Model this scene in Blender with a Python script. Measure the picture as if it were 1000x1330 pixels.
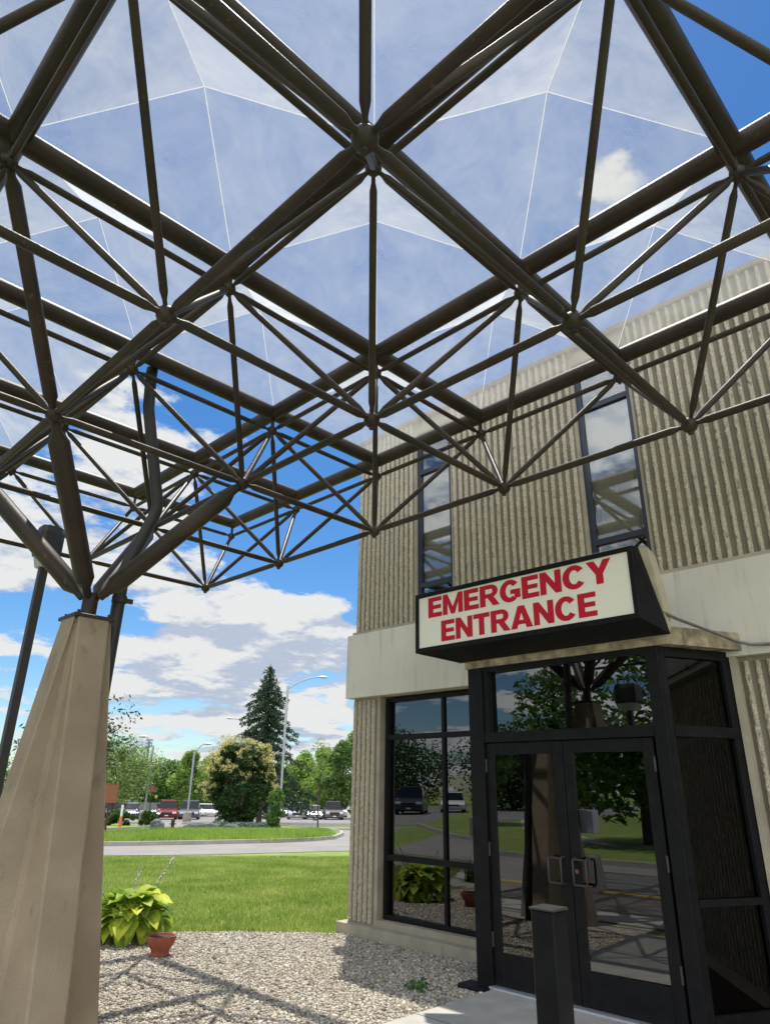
import bpy, bmesh, math, random
import numpy as np
from mathutils import Vector, Matrix, noise
random.seed(7); RNG = np.random.default_rng(7)
S = bpy.context.scene; COL = S.collection
for o in list(bpy.data.objects): bpy.data.objects.remove(o)

# ------------------------------------------------------------------ camera
EYE = 1.7
PIT, ROLL, YAW, FPX = 0.38512184, 0.01554169, 0.7849504, 880.065
fw = Vector((math.cos(PIT)*math.cos(YAW), math.cos(PIT)*math.sin(YAW), math.sin(PIT)))
rt0 = Vector((math.sin(YAW), -math.cos(YAW), 0)); up0 = rt0.cross(fw)
rt = rt0*math.cos(ROLL)+up0*math.sin(ROLL); up = -rt0*math.sin(ROLL)+up0*math.cos(ROLL)
cd = bpy.data.cameras.new('camera'); cam = bpy.data.objects.new('camera', cd); COL.objects.link(cam)
cam.matrix_world = Matrix(((rt.x, up.x, -fw.x, 0), (rt.y, up.y, -fw.y, 0), (rt.z, up.z, -fw.z, EYE), (0, 0, 0, 1)))
cd.sensor_fit = 'VERTICAL'; cd.sensor_height = 24; cd.lens = 24*FPX/1330; cd.clip_end = 4000; cd.clip_start = .05
S.camera = cam
S.view_settings.view_transform = 'Standard'; S.view_settings.look = 'None'
S.view_settings.exposure = 1.0; S.view_settings.gamma = 1

# ------------------------------------------------------------------ sun + sky
SUN = Vector((.23, .235, 1)).normalized()
sd = bpy.data.lights.new('sun', 'SUN'); sd.energy = 3.1; sd.angle = math.radians(.53); sd.color = (1, .95, .86)
so = bpy.data.objects.new('sun', sd); COL.objects.link(so); so.rotation_euler = SUN.to_track_quat('Z', 'Y').to_euler(); so.location = (0, 0, 40)
W = bpy.data.worlds.new('World'); S.world = W; W.use_nodes = True
nt = W.node_tree; nt.nodes.clear()
def N(t, **k):
    n = nt.nodes.new(t)
    for a, b in k.items(): setattr(n, a, b)
    return n
def L(a, b): nt.links.new(a, b)
def M_(op, a, b=None, clamp=False):
    n = N('ShaderNodeMath', operation=op, use_clamp=clamp)
    for i, v in enumerate((a, b)):
        if v is None: continue
        if isinstance(v, (int, float)): n.inputs[i].default_value = v
        else: L(v, n.inputs[i])
    return n.outputs[0]
sky = N('ShaderNodeTexSky', sky_type='NISHITA'); sky.sun_disc = False
sky.sun_elevation = math.asin(SUN.z); sky.sun_rotation = math.atan2(SUN.x, SUN.y); sky.air_density = 1.0; sky.dust_density = .2; sky.ozone_density = 3
tc = N('ShaderNodeTexCoord'); sep = N('ShaderNodeSeparateXYZ'); L(tc.outputs['Generated'], sep.inputs[0])
def cloud_noise(dz, scale, det, rough, off):
    zz = M_('ADD', M_('MAXIMUM', sep.outputs[2], 0.0), .16+dz)
    cx = M_('DIVIDE', sep.outputs[0], zz); cy = M_('DIVIDE', sep.outputs[1], zz)
    cb = N('ShaderNodeCombineXYZ'); L(cx, cb.inputs[0]); L(cy, cb.inputs[1]); L(M_('MULTIPLY', sep.outputs[2], 2.6), cb.inputs[2])
    mp = N('ShaderNodeMapping'); mp.inputs['Location'].default_value = off; L(cb.outputs[0], mp.inputs[0])
    n = N('ShaderNodeTexNoise'); n.inputs['Scale'].default_value = scale; n.inputs['Detail'].default_value = det; n.inputs['Roughness'].default_value = rough
    L(mp.outputs[0], n.inputs['Vector']); return n.outputs[0]
OFF = (3.1, 1.7, .4)
n1 = cloud_noise(0, 1.75, 12, .62, OFF)
n3 = cloud_noise(.01, 6.5, 8, .7, (9.3, 2.2, 1.4))
n2 = cloud_noise(.03, 1.75, 7, .6, OFF)
def blob(az, el, wid, amt):      # a larger cloud (or clear patch) at a compass direction
    v = (math.cos(math.radians(el))*math.cos(math.radians(az)), math.cos(math.radians(el))*math.sin(math.radians(az)), math.sin(math.radians(el)))
    d = N('ShaderNodeVectorMath', operation='DISTANCE'); L(tc.outputs['Generated'], d.inputs[0]); d.inputs[1].default_value = v
    q = M_('DIVIDE', d.outputs['Value'], wid); q = M_('MULTIPLY', q, q)
    return M_('MULTIPLY', M_('POWER', 2.718, M_('MULTIPLY', q, -1)), amt)
bias = None
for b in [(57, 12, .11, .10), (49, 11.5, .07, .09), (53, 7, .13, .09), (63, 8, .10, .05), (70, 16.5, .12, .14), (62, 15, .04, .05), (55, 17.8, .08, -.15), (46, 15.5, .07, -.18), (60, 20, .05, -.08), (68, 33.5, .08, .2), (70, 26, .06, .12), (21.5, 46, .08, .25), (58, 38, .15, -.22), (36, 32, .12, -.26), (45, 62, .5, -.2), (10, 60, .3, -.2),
          (225, 40, .75, .22), (170, 35, .5, .12)]:  # this row: unseen clouds added behind the camera to lift the shade
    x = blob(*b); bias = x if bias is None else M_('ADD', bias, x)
low = M_('MULTIPLY', M_('SUBTRACT', 1, M_('MULTIPLY', sep.outputs[2], 3.0), True), .055)
dens = M_('ADD', M_('ADD', n1, bias), M_('SUBTRACT', low, .0))
cr = N('ShaderNodeValToRGB'); cr.color_ramp.elements[0].position = .535; cr.color_ramp.elements[1].position = .605; cr.color_ramp.interpolation = 'EASE'
L(dens, cr.inputs[0])
shade = M_('MULTIPLY', M_('ADD', M_('MULTIPLY', M_('SUBTRACT', n1, n2), 6.0), M_('ADD', M_('MULTIPLY', M_('SUBTRACT', n3, .5), 2.2), .62)), 1.0, True)
ccol = N('ShaderNodeValToRGB'); e = ccol.color_ramp.elements
ccol.color_ramp.interpolation = 'EASE'; e[0].position = .12; e[0].color = (3.7, 4.3, 5.5, 1); e[1].position = .8; e[1].color = (6.2, 6.4, 6.7, 1); L(shade, ccol.inputs[0])
hs = N('ShaderNodeHueSaturation'); hs.inputs['Saturation'].default_value = 1.28; hs.inputs['Value'].default_value = 1.0; L(sky.outputs[0], hs.inputs['Color'])
tint = N('ShaderNodeMix', data_type='RGBA', blend_type='MULTIPLY'); tint.inputs[0].default_value = 1; L(hs.outputs[0], tint.inputs[6]); tint.inputs[7].default_value = (.92, 1.0, 1.06, 1)
# unseen clouds opposite the sun, brightened as added fill for the shaded facade
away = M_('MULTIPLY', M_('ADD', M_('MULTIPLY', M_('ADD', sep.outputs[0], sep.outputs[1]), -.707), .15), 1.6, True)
fill_boost = M_('ADD', M_('MULTIPLY', away, 1.7), 1.0)
cb2 = N('ShaderNodeVectorMath', operation='SCALE'); L(ccol.outputs[0], cb2.inputs[0]); L(fill_boost, cb2.inputs[3])
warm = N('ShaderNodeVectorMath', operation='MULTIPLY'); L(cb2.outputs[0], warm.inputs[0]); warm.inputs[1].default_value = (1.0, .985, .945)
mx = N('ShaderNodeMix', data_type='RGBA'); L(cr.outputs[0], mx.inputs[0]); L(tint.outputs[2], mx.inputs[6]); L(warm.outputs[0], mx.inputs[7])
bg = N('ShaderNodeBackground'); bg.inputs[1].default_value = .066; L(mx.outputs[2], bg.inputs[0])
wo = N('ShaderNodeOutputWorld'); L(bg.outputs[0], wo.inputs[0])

# ------------------------------------------------------------------ materials
def mat(name, col, rough=.6, metal=0, var=None, vscale=5, bump=0, bscale=40, detail=6, coord='Object', spec=.5, stretch=None, trans=0, stain=None):
    m = bpy.data.materials.new(name); m.use_nodes = True; t = m.node_tree; b = t.nodes['Principled BSDF']
    b.inputs['Base Color'].default_value = (*col, 1); b.inputs['Roughness'].default_value = rough; b.inputs['Metallic'].default_value = metal
    b.inputs['Specular IOR Level'].default_value = spec
    c = t.nodes.new('ShaderNodeTexCoord'); vec = c.outputs[coord]
    if stretch:
        mp = t.nodes.new('ShaderNodeMapping'); mp.inputs['Scale'].default_value = stretch; t.links.new(vec, mp.inputs[0]); vec2 = mp.outputs[0]
    else: vec2 = vec
    last = None
    if var:
        n = t.nodes.new('ShaderNodeTexNoise'); n.inputs['Scale'].default_value = vscale; n.inputs['Detail'].default_value = detail; t.links.new(vec2, n.inputs['Vector'])
        r = t.nodes.new('ShaderNodeValToRGB'); r.color_ramp.elements[0].position = .35; r.color_ramp.elements[1].position = .68
        r.color_ramp.elements[0].color = (*var, 1); r.color_ramp.elements[1].color = (*col, 1)
        t.links.new(n.outputs[0], r.inputs[0]); last = r.outputs[0]
    if stain:
        sc, scale, st, lo, hi = stain
        mp = t.nodes.new('ShaderNodeMapping'); mp.inputs['Scale'].default_value = st; t.links.new(vec, mp.inputs[0])
        n = t.nodes.new('ShaderNodeTexNoise'); n.inputs['Scale'].default_value = scale; n.inputs['Detail'].default_value = 8; n.inputs['Roughness'].default_value = .65; t.links.new(mp.outputs[0], n.inputs['Vector'])
        r = t.nodes.new('ShaderNodeValToRGB'); r.color_ramp.elements[0].position = lo; r.color_ramp.elements[1].position = hi; t.links.new(n.outputs[0], r.inputs[0])
        x = t.nodes.new('ShaderNodeMix'); x.data_type = 'RGBA'; t.links.new(r.outputs[0], x.inputs[0])
        if last: t.links.new(last, x.inputs[6])
        else: x.inputs[6].default_value = (*col, 1)
        x.inputs[7].default_value = (*sc, 1); last = x.outputs[2]
    if last: t.links.new(last, b.inputs['Base Color'])
    if bump:
        n = t.nodes.new('ShaderNodeTexNoise'); n.inputs['Scale'].default_value = bscale; n.inputs['Detail'].default_value = 5; t.links.new(vec, n.inputs['Vector'])
        bp = t.nodes.new('ShaderNodeBump'); bp.inputs['Strength'].default_value = bump; bp.inputs['Distance'].default_value = .02
        t.links.new(n.outputs[0], bp.inputs['Height']); t.links.new(bp.outputs[0], b.inputs['Normal'])
    if trans:
        tr = t.nodes.new('ShaderNodeBsdfTranslucent'); mixs = t.nodes.new('ShaderNodeMixShader'); mixs.inputs[0].default_value = trans
        if last: t.links.new(last, tr.inputs[0])
        else: tr.inputs[0].default_value = (*col, 1)
        t.links.new(b.outputs[0], mixs.inputs[1]); t.links.new(tr.outputs[0], mixs.inputs[2]); t.links.new(mixs.outputs[0], t.nodes['Material Output'].inputs[0])
    return m
STEEL = mat('bronze_paint', (.055, .037, .024), .46, 0, (.028, .021, .015), 3, .15, 120, spec=.34, stain=((.15, .09, .05), 20, (1, 1, 1), .62, .72))
STEELD = mat('drain_paint', (.04, .035, .032), .5, 0, (.03, .028, .027), 6, .05, 60)
GALV = mat('galvanised', (.22, .21, .2), .45, .5, (.15, .145, .14), 30)
POLEG = mat('pole_grey', (.42, .43, .44), .45, .3)
CONC = mat('pedestal_concrete', (.36, .285, .195), .88, 0, (.28, .215, .145), 2.3, .35, 70, detail=10, stain=((.17, .125, .085), 5, (1.3, 1.3, .75), .58, .78))
PALE = mat('band_concrete', (.67, .635, .56), .85, 0, (.57, .535, .46), 1.1, .1, 160, stain=((.42, .38, .31), 2.4, (1, 5, .5), .55, .82))
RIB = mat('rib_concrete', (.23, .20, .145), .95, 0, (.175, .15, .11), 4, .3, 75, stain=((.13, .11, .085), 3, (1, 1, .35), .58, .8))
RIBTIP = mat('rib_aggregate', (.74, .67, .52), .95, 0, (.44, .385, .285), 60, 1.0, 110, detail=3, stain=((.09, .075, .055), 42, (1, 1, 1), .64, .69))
RIBSM = mat('smooth_concrete', (.42, .37, .28), .9, 0, (.33, .29, .215), 4, .3, 100, stain=((.2, .18, .15), 3, (1, 3, .5), .6, .85))
STAINC = mat('stained_concrete', (.46, .38, .25), .9, 0, (.2, .155, .1), 9, .3, 90, stain=((.08, .062, .045), 2.6, (2.2, 2.2, .8), .52, .72))
WALK = mat('walk_concrete', (.42, .40, .36), .9, 0, (.34, .325, .29), 5, .2, 200)
KERB = mat('kerb_concrete', (.40, .37, .32), .9, 0, (.32, .30, .26), 4, .2, 80)
YEL = mat('yellow_paint', (.55, .38, .05), .6, 0, (.42, .3, .06), 30)
PAVER = mat('driveway_pavement', (.24, .2, .17), .9, 0, (.19, .16, .135), 4, .2, 90)
ASPH = mat('road_asphalt', (.25, .235, .21), .9, 0, (.21, .195, .175), .6, .15, 60, stain=((.2, .19, .18), .35, (1, 1, 1), .55, .75))
ASPHD = mat('lot_asphalt', (.22, .21, .2), .9, 0, (.18, .17, .165), .4, .1, 60)
BLACK = mat('black_aluminium', (.012, .012, .013), .42, 0, (.008, .008, .009), 10, .03, 200, spec=.14, stain=((.03, .028, .025), 9, (1, 1, .3), .62, .85))
BLUEB = mat('upper_window_frame', (.022, .026, .045), .35)
BLIND = mat('blind', (.62, .58, .49), .8)
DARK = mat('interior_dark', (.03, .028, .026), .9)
CREAM = mat('sign_cream', (.86, .83, .72), .35, 0, (.80, .77, .65), 1.5, stain=((.6, .56, .45), 2, (1, 1, 1), .62, .9))
CREAMP = mat('cream_panel', (.55, .48, .36), .6, 0, (.45, .38, .27), 8)
RED = mat('sign_red', (.52, .010, .030), .5, spec=.25)
TERRA = mat('terracotta', (.36, .10, .05), .85, 0, (.25, .07, .04), 12, .1, 100)
SOIL = mat('soil', (.05, .035, .025), .95, bump=.5, bscale=60)
GLOSSW = mat('threshold_metal', (.75, .77, .8), .3, .7)
ROAST = mat('sign_back_brown', (.26, .085, .045), .7)
ORANGE = mat('orange', (.8, .18, .03), .6); WHITE = mat('white_paint', (.75, .75, .75), .4)
STONE = mat('slate_stone', (.16, .165, .17), .9, 0, (.09, .095, .10), 3, .5, 15)
RUBBER = mat('rubber', (.02, .02, .02), .7); RIM = mat('rim', (.35, .35, .36), .3, .7); CARGL = mat('car_glass', (.012, .015, .018), .12, 0, spec=.3)
LAMPW = mat('head_lamp', (.75, .75, .75), .15); TAIL = mat('dark_plastic', (.015, .015, .015), .4)
BARK = mat('bark', (.10, .075, .055), .95, 0, (.06, .045, .035), 8, .5, 30)
def leafm(n, a, b, sc=1.2, tr=.35):
    m = mat(n, a, .55, 0, b, sc, trans=tr, spec=.3); t = m.node_tree; bs = t.nodes['Principled BSDF']; tr_ = [q for q in t.nodes if q.bl_idname == 'ShaderNodeBsdfTranslucent'][0]
    src = bs.inputs['Base Color'].links[0].from_socket; g = t.nodes.new('ShaderNodeNewGeometry'); mr = t.nodes.new('ShaderNodeMapRange'); mr.inputs[3].default_value = .62; mr.inputs[4].default_value = 1.35
    hv = t.nodes.new('ShaderNodeHueSaturation'); hr = t.nodes.new('ShaderNodeMapRange'); hr.inputs[3].default_value = .515; hr.inputs[4].default_value = .485
    t.links.new(g.outputs['Random Per Island'], mr.inputs[0]); t.links.new(g.outputs['Random Per Island'], hr.inputs[0]); t.links.new(mr.outputs[0], hv.inputs['Value']); t.links.new(hr.outputs[0], hv.inputs['Hue']); t.links.new(src, hv.inputs['Color'])
    t.links.new(hv.outputs[0], bs.inputs['Base Color']); t.links.new(hv.outputs[0], tr_.inputs[0]); return m
LF = {'bright': leafm('leaf_bright', (.26, .38, .07), (.16, .27, .05)), 'mid': leafm('leaf_mid', (.16, .26, .06), (.09, .17, .04)),
      'dark': leafm('leaf_dark', (.06, .115, .035), (.03, .07, .02)), 'willow': leafm('leaf_willow', (.27, .36, .11), (.16, .24, .07)),
      'spruce': leafm('needle', (.06, .11, .05), (.03, .065, .035), 2, .12), 'bloom': leafm('blossom', (.74, .68, .32), (.52, .46, .18), 3, .3),
      'hedge': leafm('hedge_leaf', (.09, .18, .03), (.06, .12, .025)), 'hosta': leafm('hosta_leaf', (.50, .56, .05), (.22, .36, .05), 5, .4),
      'lily': leafm('lily_leaf', (.07, .16, .035), (.05, .11, .03), 4, .3), 'grassy': leafm('tall_grass', (.34, .46, .09), (.22, .34, .06), .8, .45),
      'lawn': leafm('grass_blade', (.42, .48, .13), (.22, .32, .055), .9, .5), 'petal': leafm('petal', (.72, .66, .64), (.5, .42, .40), 9, .3),
      'juniper': leafm('juniper', (.18, .22, .2), (.1, .14, .12), 3, .2)}
LAWNM = mat('lawn_soil', (.20, .27, .045), .95, 0, (.13, .19, .03), 2.2, .6, 45, detail=9, stain=((.26, .30, .07), .5, (1, 1, 1), .5, .75))
# gravel bed: voronoi pebbles
def gravel_mat():
    m = bpy.data.materials.new('gravel_bed'); m.use_nodes = True; t = m.node_tree; b = t.nodes['Principled BSDF']; b.inputs['Roughness'].default_value = .85
    c = t.nodes.new('ShaderNodeTexCoord'); v = t.nodes.new('ShaderNodeTexVoronoi'); v.inputs['Scale'].default_value = 42; t.links.new(c.outputs['Object'], v.inputs['Vector'])
    sx = t.nodes.new('ShaderNodeSeparateColor'); t.links.new(v.outputs['Color'], sx.inputs[0])
    r = t.nodes.new('ShaderNodeValToRGB'); el = r.color_ramp.elements; el[0].color = (.20, .16, .12, 1); el[1].color = (.55, .51, .45, 1)
    for ps, cc in ((.3, (.33, .29, .24)), (.6, (.42, .36, .27)), (.8, (.36, .34, .32))):
        x = el.new(ps); x.color = (*cc, 1)
    t.links.new(sx.outputs[0], r.inputs[0]); t.links.new(r.outputs[0], b.inputs['Base Color'])
    bp = t.nodes.new('ShaderNodeBump'); bp.inputs['Strength'].default_value = .9; bp.inputs['Distance'].default_value = .012; bp.invert = True
    t.links.new(v.outputs['Distance'], bp.inputs['Height']); t.links.new(bp.outputs[0], b.inputs['Normal']); return m
GRAV = gravel_mat()
def pebble_mat():
    m = bpy.data.materials.new('pebble'); m.use_nodes = True; t = m.node_tree; b = t.nodes['Principled BSDF']; b.inputs['Roughness'].default_value = .8
    g = t.nodes.new('ShaderNodeNewGeometry'); r = t.nodes.new('ShaderNodeValToRGB'); el = r.color_ramp.elements; el[0].color = (.11, .09, .07, 1); el[1].color = (.66, .62, .53, 1)
    for ps, cc in ((.2, (.27, .23, .17)), (.42, (.42, .36, .27)), (.6, (.33, .31, .28)), (.8, (.47, .42, .34))):
        x = el.new(ps); x.color = (*cc, 1)
    t.links.new(g.outputs['Random Per Island'], r.inputs[0]); t.links.new(r.outputs[0], b.inputs['Base Color']); return m
PEB = pebble_mat()
def glass_mat(name, tint, refl, dirt=0, dcol=(.6, .6, .6), thru=1.0):
    """clear or tinted pane: transparent with a reflective coat and a film of dirt"""
    m = bpy.data.materials.new(name); m.use_nodes = True; t = m.node_tree; t.nodes.remove(t.nodes['Principled BSDF']); out = t.nodes['Material Output']
    tr = t.nodes.new('ShaderNodeBsdfTransparent'); tr.inputs[0].default_value = (*tint, 1)
    gl = t.nodes.new('ShaderNodeBsdfGlossy'); gl.inputs['Roughness'].default_value = .004; gl.inputs[0].default_value = (.95, .97, 1, 1)
    lw = t.nodes.new('ShaderNodeFresnel'); ge = t.nodes.new('ShaderNodeNewGeometry'); io = t.nodes.new('ShaderNodeMath'); io.operation = 'MULTIPLY_ADD'; io.inputs[1].default_value = 1/1.5-1.5; io.inputs[2].default_value = 1.5
    t.links.new(ge.outputs['Backfacing'], io.inputs[0]); t.links.new(io.outputs[0], lw.inputs['IOR'])
    mt = t.nodes.new('ShaderNodeMath'); mt.operation = 'MULTIPLY_ADD'; mt.use_clamp = True; mt.inputs[1].default_value = thru; mt.inputs[2].default_value = refl; t.links.new(lw.outputs[0], mt.inputs[0])
    mi = t.nodes.new('ShaderNodeMixShader'); t.links.new(mt.outputs[0], mi.inputs[0]); t.links.new(tr.outputs[0], mi.inputs[1]); t.links.new(gl.outputs[0], mi.inputs[2])
    last = mi.outputs[0]
    if dirt:
        tl = t.nodes.new('ShaderNodeBsdfTranslucent'); tl.inputs[0].default_value = (*dcol, 1)
        df = t.nodes.new('ShaderNodeBsdfDiffuse'); df.inputs[0].default_value = (*dcol, 1)
        md = t.nodes.new('ShaderNodeMixShader'); md.inputs[0].default_value = .3
        rf = t.nodes.new('ShaderNodeBsdfRefraction'); rf.inputs['IOR'].default_value = 1.0; rf.inputs['Roughness'].default_value = .62; rf.inputs[0].default_value = (.8, .8, .78, 1)
        fs = t.nodes.new('ShaderNodeMixShader'); fs.inputs[0].default_value = .35; t.links.new(tl.outputs[0], fs.inputs[1]); t.links.new(rf.outputs[0], fs.inputs[2]); t.links.new(fs.outputs[0], md.inputs[1]); t.links.new(df.outputs[0], md.inputs[2])
        c = t.nodes.new('ShaderNodeTexCoord'); n = t.nodes.new('ShaderNodeTexNoise'); n.inputs['Scale'].default_value = 2.2; n.inputs['Detail'].default_value = 9; n.inputs['Roughness'].default_value = .65
        n.inputs['Distortion'].default_value = .6
        t.links.new(c.outputs['Object'], n.inputs['Vector'])
        mr = t.nodes.new('ShaderNodeMapRange'); mr.inputs[1].default_value = .3; mr.inputs[2].default_value = .75; mr.inputs[3].default_value = dirt*.7; mr.inputs[4].default_value = dirt*1.3
        t.links.new(n.outputs[0], mr.inputs[0])
        n2_ = t.nodes.new('ShaderNodeTexNoise'); n2_.inputs['Scale'].default_value = 55; n2_.inputs['Detail'].default_value = 3; t.links.new(c.outputs['Object'], n2_.inputs['Vector'])
        m2 = t.nodes.new('ShaderNodeMapRange'); m2.inputs[1].default_value = .70; m2.inputs[2].default_value = .8; m2.inputs[3].default_value = 0; m2.inputs[4].default_value = .25; t.links.new(n2_.outputs[0], m2.inputs[0])
        ad = t.nodes.new('ShaderNodeMath'); ad.operation = 'ADD'; t.links.new(mr.outputs[0], ad.inputs[0]); t.links.new(m2.outputs[0], ad.inputs[1])
        # a film of dirt is crossed at a slant, so it hides more when seen obliquely
        lf = t.nodes.new('ShaderNodeLayerWeight'); lf.inputs[0].default_value = .5; fa = t.nodes.new('ShaderNodeMath'); fa.operation = 'MULTIPLY_ADD'; fa.inputs[1].default_value = 1.15; fa.inputs[2].default_value = .78; t.links.new(lf.outputs['Facing'], fa.inputs[0])
        fm_ = t.nodes.new('ShaderNodeMath'); fm_.operation = 'MULTIPLY'; fm_.use_clamp = True; t.links.new(ad.outputs[0], fm_.inputs[0]); t.links.new(fa.outputs[0], fm_.inputs[1])
        mm = t.nodes.new('ShaderNodeMixShader'); t.links.new(fm_.outputs[0], mm.inputs[0]); t.links.new(last, mm.inputs[1]); t.links.new(md.outputs[0], mm.inputs[2]); last = mm.outputs[0]
    t.links.new(last, out.inputs[0]); return m
ACRYL = glass_mat('skylight_acrylic', (.86, .87, .86), .0, .43, (.64, .63, .59), 1.4)
GDARK = glass_mat('tinted_glass', (.14, .13, .105), .08)
GUP = glass_mat('upper_glass', (.86, .87, .87), .10)
SEAM = mat('skylight_seam', (.95, .95, .93), .4, trans=.9)
FEATHER = mat('rib_tip', (.5, .45, .34), .95)

# ------------------------------------------------------------------ mesh helpers
class MB:
    def __init__(s): s.v = []; s.f = []
    def add(s, v, f):
        o = len(s.v); s.v += [tuple(x) for x in v]; s.f += [tuple(i+o for i in q) for q in f]; return s
    def box(s, x0, y0, z0, x1, y1, z1, b=0):
        if b <= 0:
            v = [(x, y, z) for z in (z0, z1) for x, y in ((x0, y0), (x1, y0), (x1, y1), (x0, y1))]
            return s.add(v, [(3, 2, 1, 0), (4, 5, 6, 7), (0, 1, 5, 4), (1, 2, 6, 5), (2, 3, 7, 6), (3, 0, 4, 7)])
        bm = bmesh.new(); bmesh.ops.create_cube(bm, size=1)
        for q in bm.verts: q.co = Vector(((x0+x1)/2+q.co.x*(x1-x0), (y0+y1)/2+q.co.y*(y1-y0), (z0+z1)/2+q.co.z*(z1-z0)))
        bmesh.ops.bevel(bm, geom=bm.edges[:], offset=b, segments=1, affect='EDGES'); s.bm(bm); return s
    def bm(s, bm):
        bm.verts.index_update(); s.add([q.co[:] for q in bm.verts], [[w.index for w in f.verts] for f in bm.faces]); bm.free()
    def prism(s, pts, a, b):       # polygon pts (list of 3D) extruded from offset vector a to b
        n = len(pts); a = Vector(a); b = Vector(b)
        v = [Vector(p)+a for p in pts]+[Vector(p)+b for p in pts]
        return s.add(v, [tuple(range(n))[::-1], tuple(range(n, 2*n))]+[(i, (i+1) % n, (i+1) % n+n, i+n) for i in range(n)])
    def rings(s, rs, cap=True):
        n = len(rs[0]); o = len(s.v)
        for r in rs: s.v += [tuple(q) for q in r]
        for k in range(len(rs)-1):
            for i in range(n): s.f.append((o+k*n+i, o+k*n+(i+1) % n, o+(k+1)*n+(i+1) % n, o+(k+1)*n+i))
        if cap: s.f.append(tuple(o+i for i in range(n))[::-1]); s.f.append(tuple(o+(len(rs)-1)*n+i for i in range(n)))
        return s
    def tube(s, a, b, r, n=12, crimp=0, clen=.09):
        a = Vector(a); b = Vector(b); d = (b-a); ln = d.length; d.normalize()
        x = d.cross(Vector((0, 0, 1)) if abs(d.z) < .98 else Vector((1, 0, 0))).normalized(); y = d.cross(x)
        st = [(0, r), (ln, r)] if not crimp else [(0, r*crimp), (clen*.45, r*crimp*1.02), (clen, r), (ln-clen, r), (ln-clen*.45, r*crimp*1.02), (ln, r*crimp)]
        return s.rings([[a+d*t+(x*math.cos(2*math.pi*k/n)+y*math.sin(2*math.pi*k/n))*q for k in range(n)] for t, q in st])
    def path(s, pts, r, n=12):
        pts = [Vector(p) for p in pts]; rs = []; pv = None
        rr = r if isinstance(r, (list, tuple)) else [r]*len(pts)
        for i, p in enumerate(pts):
            d = (pts[min(i+1, len(pts)-1)]-pts[max(i-1, 0)]).normalized()
            x = pv - d*pv.dot(d) if pv else d.cross(Vector((0, 0, 1)) if abs(d.z) < .95 else Vector((1, 0, 0)))
            x.normalize(); pv = x; y = d.cross(x)
            rs.append([p+(x*math.cos(2*math.pi*k/n)+y*math.sin(2*math.pi*k/n))*rr[i] for k in range(n)])
        return s.rings(rs)
    def lathe(s, prof, c=(0, 0, 0), n=24):
        return s.rings([[(c[0]+r*math.cos(2*math.pi*k/n), c[1]+r*math.sin(2*math.pi*k/n), c[2]+z) for k in range(n)] for r, z in prof])
    def ball(s, c, r, seg=10):
        return s.lathe([(max(1e-4, r*math.sin(math.pi*k/seg)), -r*math.cos(math.pi*k/seg)) for k in range(seg+1)], c, seg+4)
    def build(s, name, m, parent=None, smooth=False, label=None):
        me = bpy.data.meshes.new(name); me.from_pydata(s.v, [], s.f); me.materials.append(m)
        if smooth:
            me.shade_smooth()
            me.set_sharp_from_angle(angle=math.radians(40))
        me.update(); o = bpy.data.objects.new(name, me); COL.objects.link(o)
        if parent: o.parent = parent
        if label: o['label'] = label
        return o
def npmesh(name, v, f, m, parent=None, smooth=False):
    v = np.asarray(v, np.float32); f = np.asarray(f, np.int32); k = f.shape[1]
    me = bpy.data.meshes.new(name); me.vertices.add(len(v)); me.vertices.foreach_set('co', v.ravel())
    me.loops.add(f.size); me.loops.foreach_set('vertex_index', f.ravel()); me.polygons.add(len(f))
    me.polygons.foreach_set('loop_start', np.arange(0, f.size, k, dtype=np.int32)); me.polygons.foreach_set('loop_total', np.full(len(f), k, np.int32))
    me.update(calc_edges=True); me.validate(); me.materials.append(m)
    if smooth: me.shade_smooth()
    o = bpy.data.objects.new(name, me); COL.objects.link(o)
    if parent: o.parent = parent
    return o
def tag(o, label=None, cat=None, group=None, kind=None):
    if label: o['label'] = label
    if cat: o['category'] = cat
    if group: o['group'] = group
    if kind: o['kind'] = kind
    return o
def empty(name, loc, label, cat, group=None):
    o = bpy.data.objects.new(name, None); COL.objects.link(o); o.location = loc; o.empty_display_size = .2; return tag(o, label, cat, group)
def sub(o, loc):      # parent keeps world coordinates: part was built in world space under an Empty placed at loc
    for q in o: q.location = (-loc[0], -loc[1], -loc[2])
class Thing:
    """top-level Empty at a base point; parts are given in world coordinates"""
    def __init__(s, name, loc, label, cat, group=None): s.e = empty(name, loc, label, cat, group); s.loc = Vector(loc)
    def part(s, mb, name, m, smooth=False, label=None, parent=None):
        o = mb.build(name, m, parent or s.e, smooth, label)
        if parent is None: o.location = -s.loc
        return o
    def nppart(s, name, v, f, m, parent=None, smooth=False):
        o = npmesh(name, v, f, m, parent or s.e, smooth)
        if parent is None: o.location = -s.loc
        return o

# ------------------------------------------------------------------ ground (one sheet, falls away gently beyond the lawn)
K = .0245
def gz(x, y):
    c = .6*x+.8*y
    return -K*max(0, min(c, 300)-12)
def CR(c, r, dz=0):     # forward / right coordinates along the view axis on the ground
    x, y = .6*c+.8*r, .8*c-.6*r
    return (x, y, gz(x, y)+dz)
mb = MB(); cs = [-120, 12, 60, 120, 300, 1500]; rs_ = [-900, -60, 60, 900]
vv = [CR(c, r) for c in cs for r in rs_]
mb.add(vv, [(i*4+j, i*4+j+1, (i+1)*4+j+1, (i+1)*4+j) for i in range(5) for j in range(3)])
tag(mb.build('ground', LAWNM), None, None, None, 'structure')
def sheet(name, pts, dz, m, cr=True):
    b = MB(); v = [CR(c, r, dz) if cr else (c, r, gz(c, r)+dz) for c, r in pts]
    b.add(v, [tuple(range(len(v)))]); o = b.build(name, m)
    if o.data.polygons[0].normal.z < 0: o.data.flip_normals()
    return tag(o, kind='structure')
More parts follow.
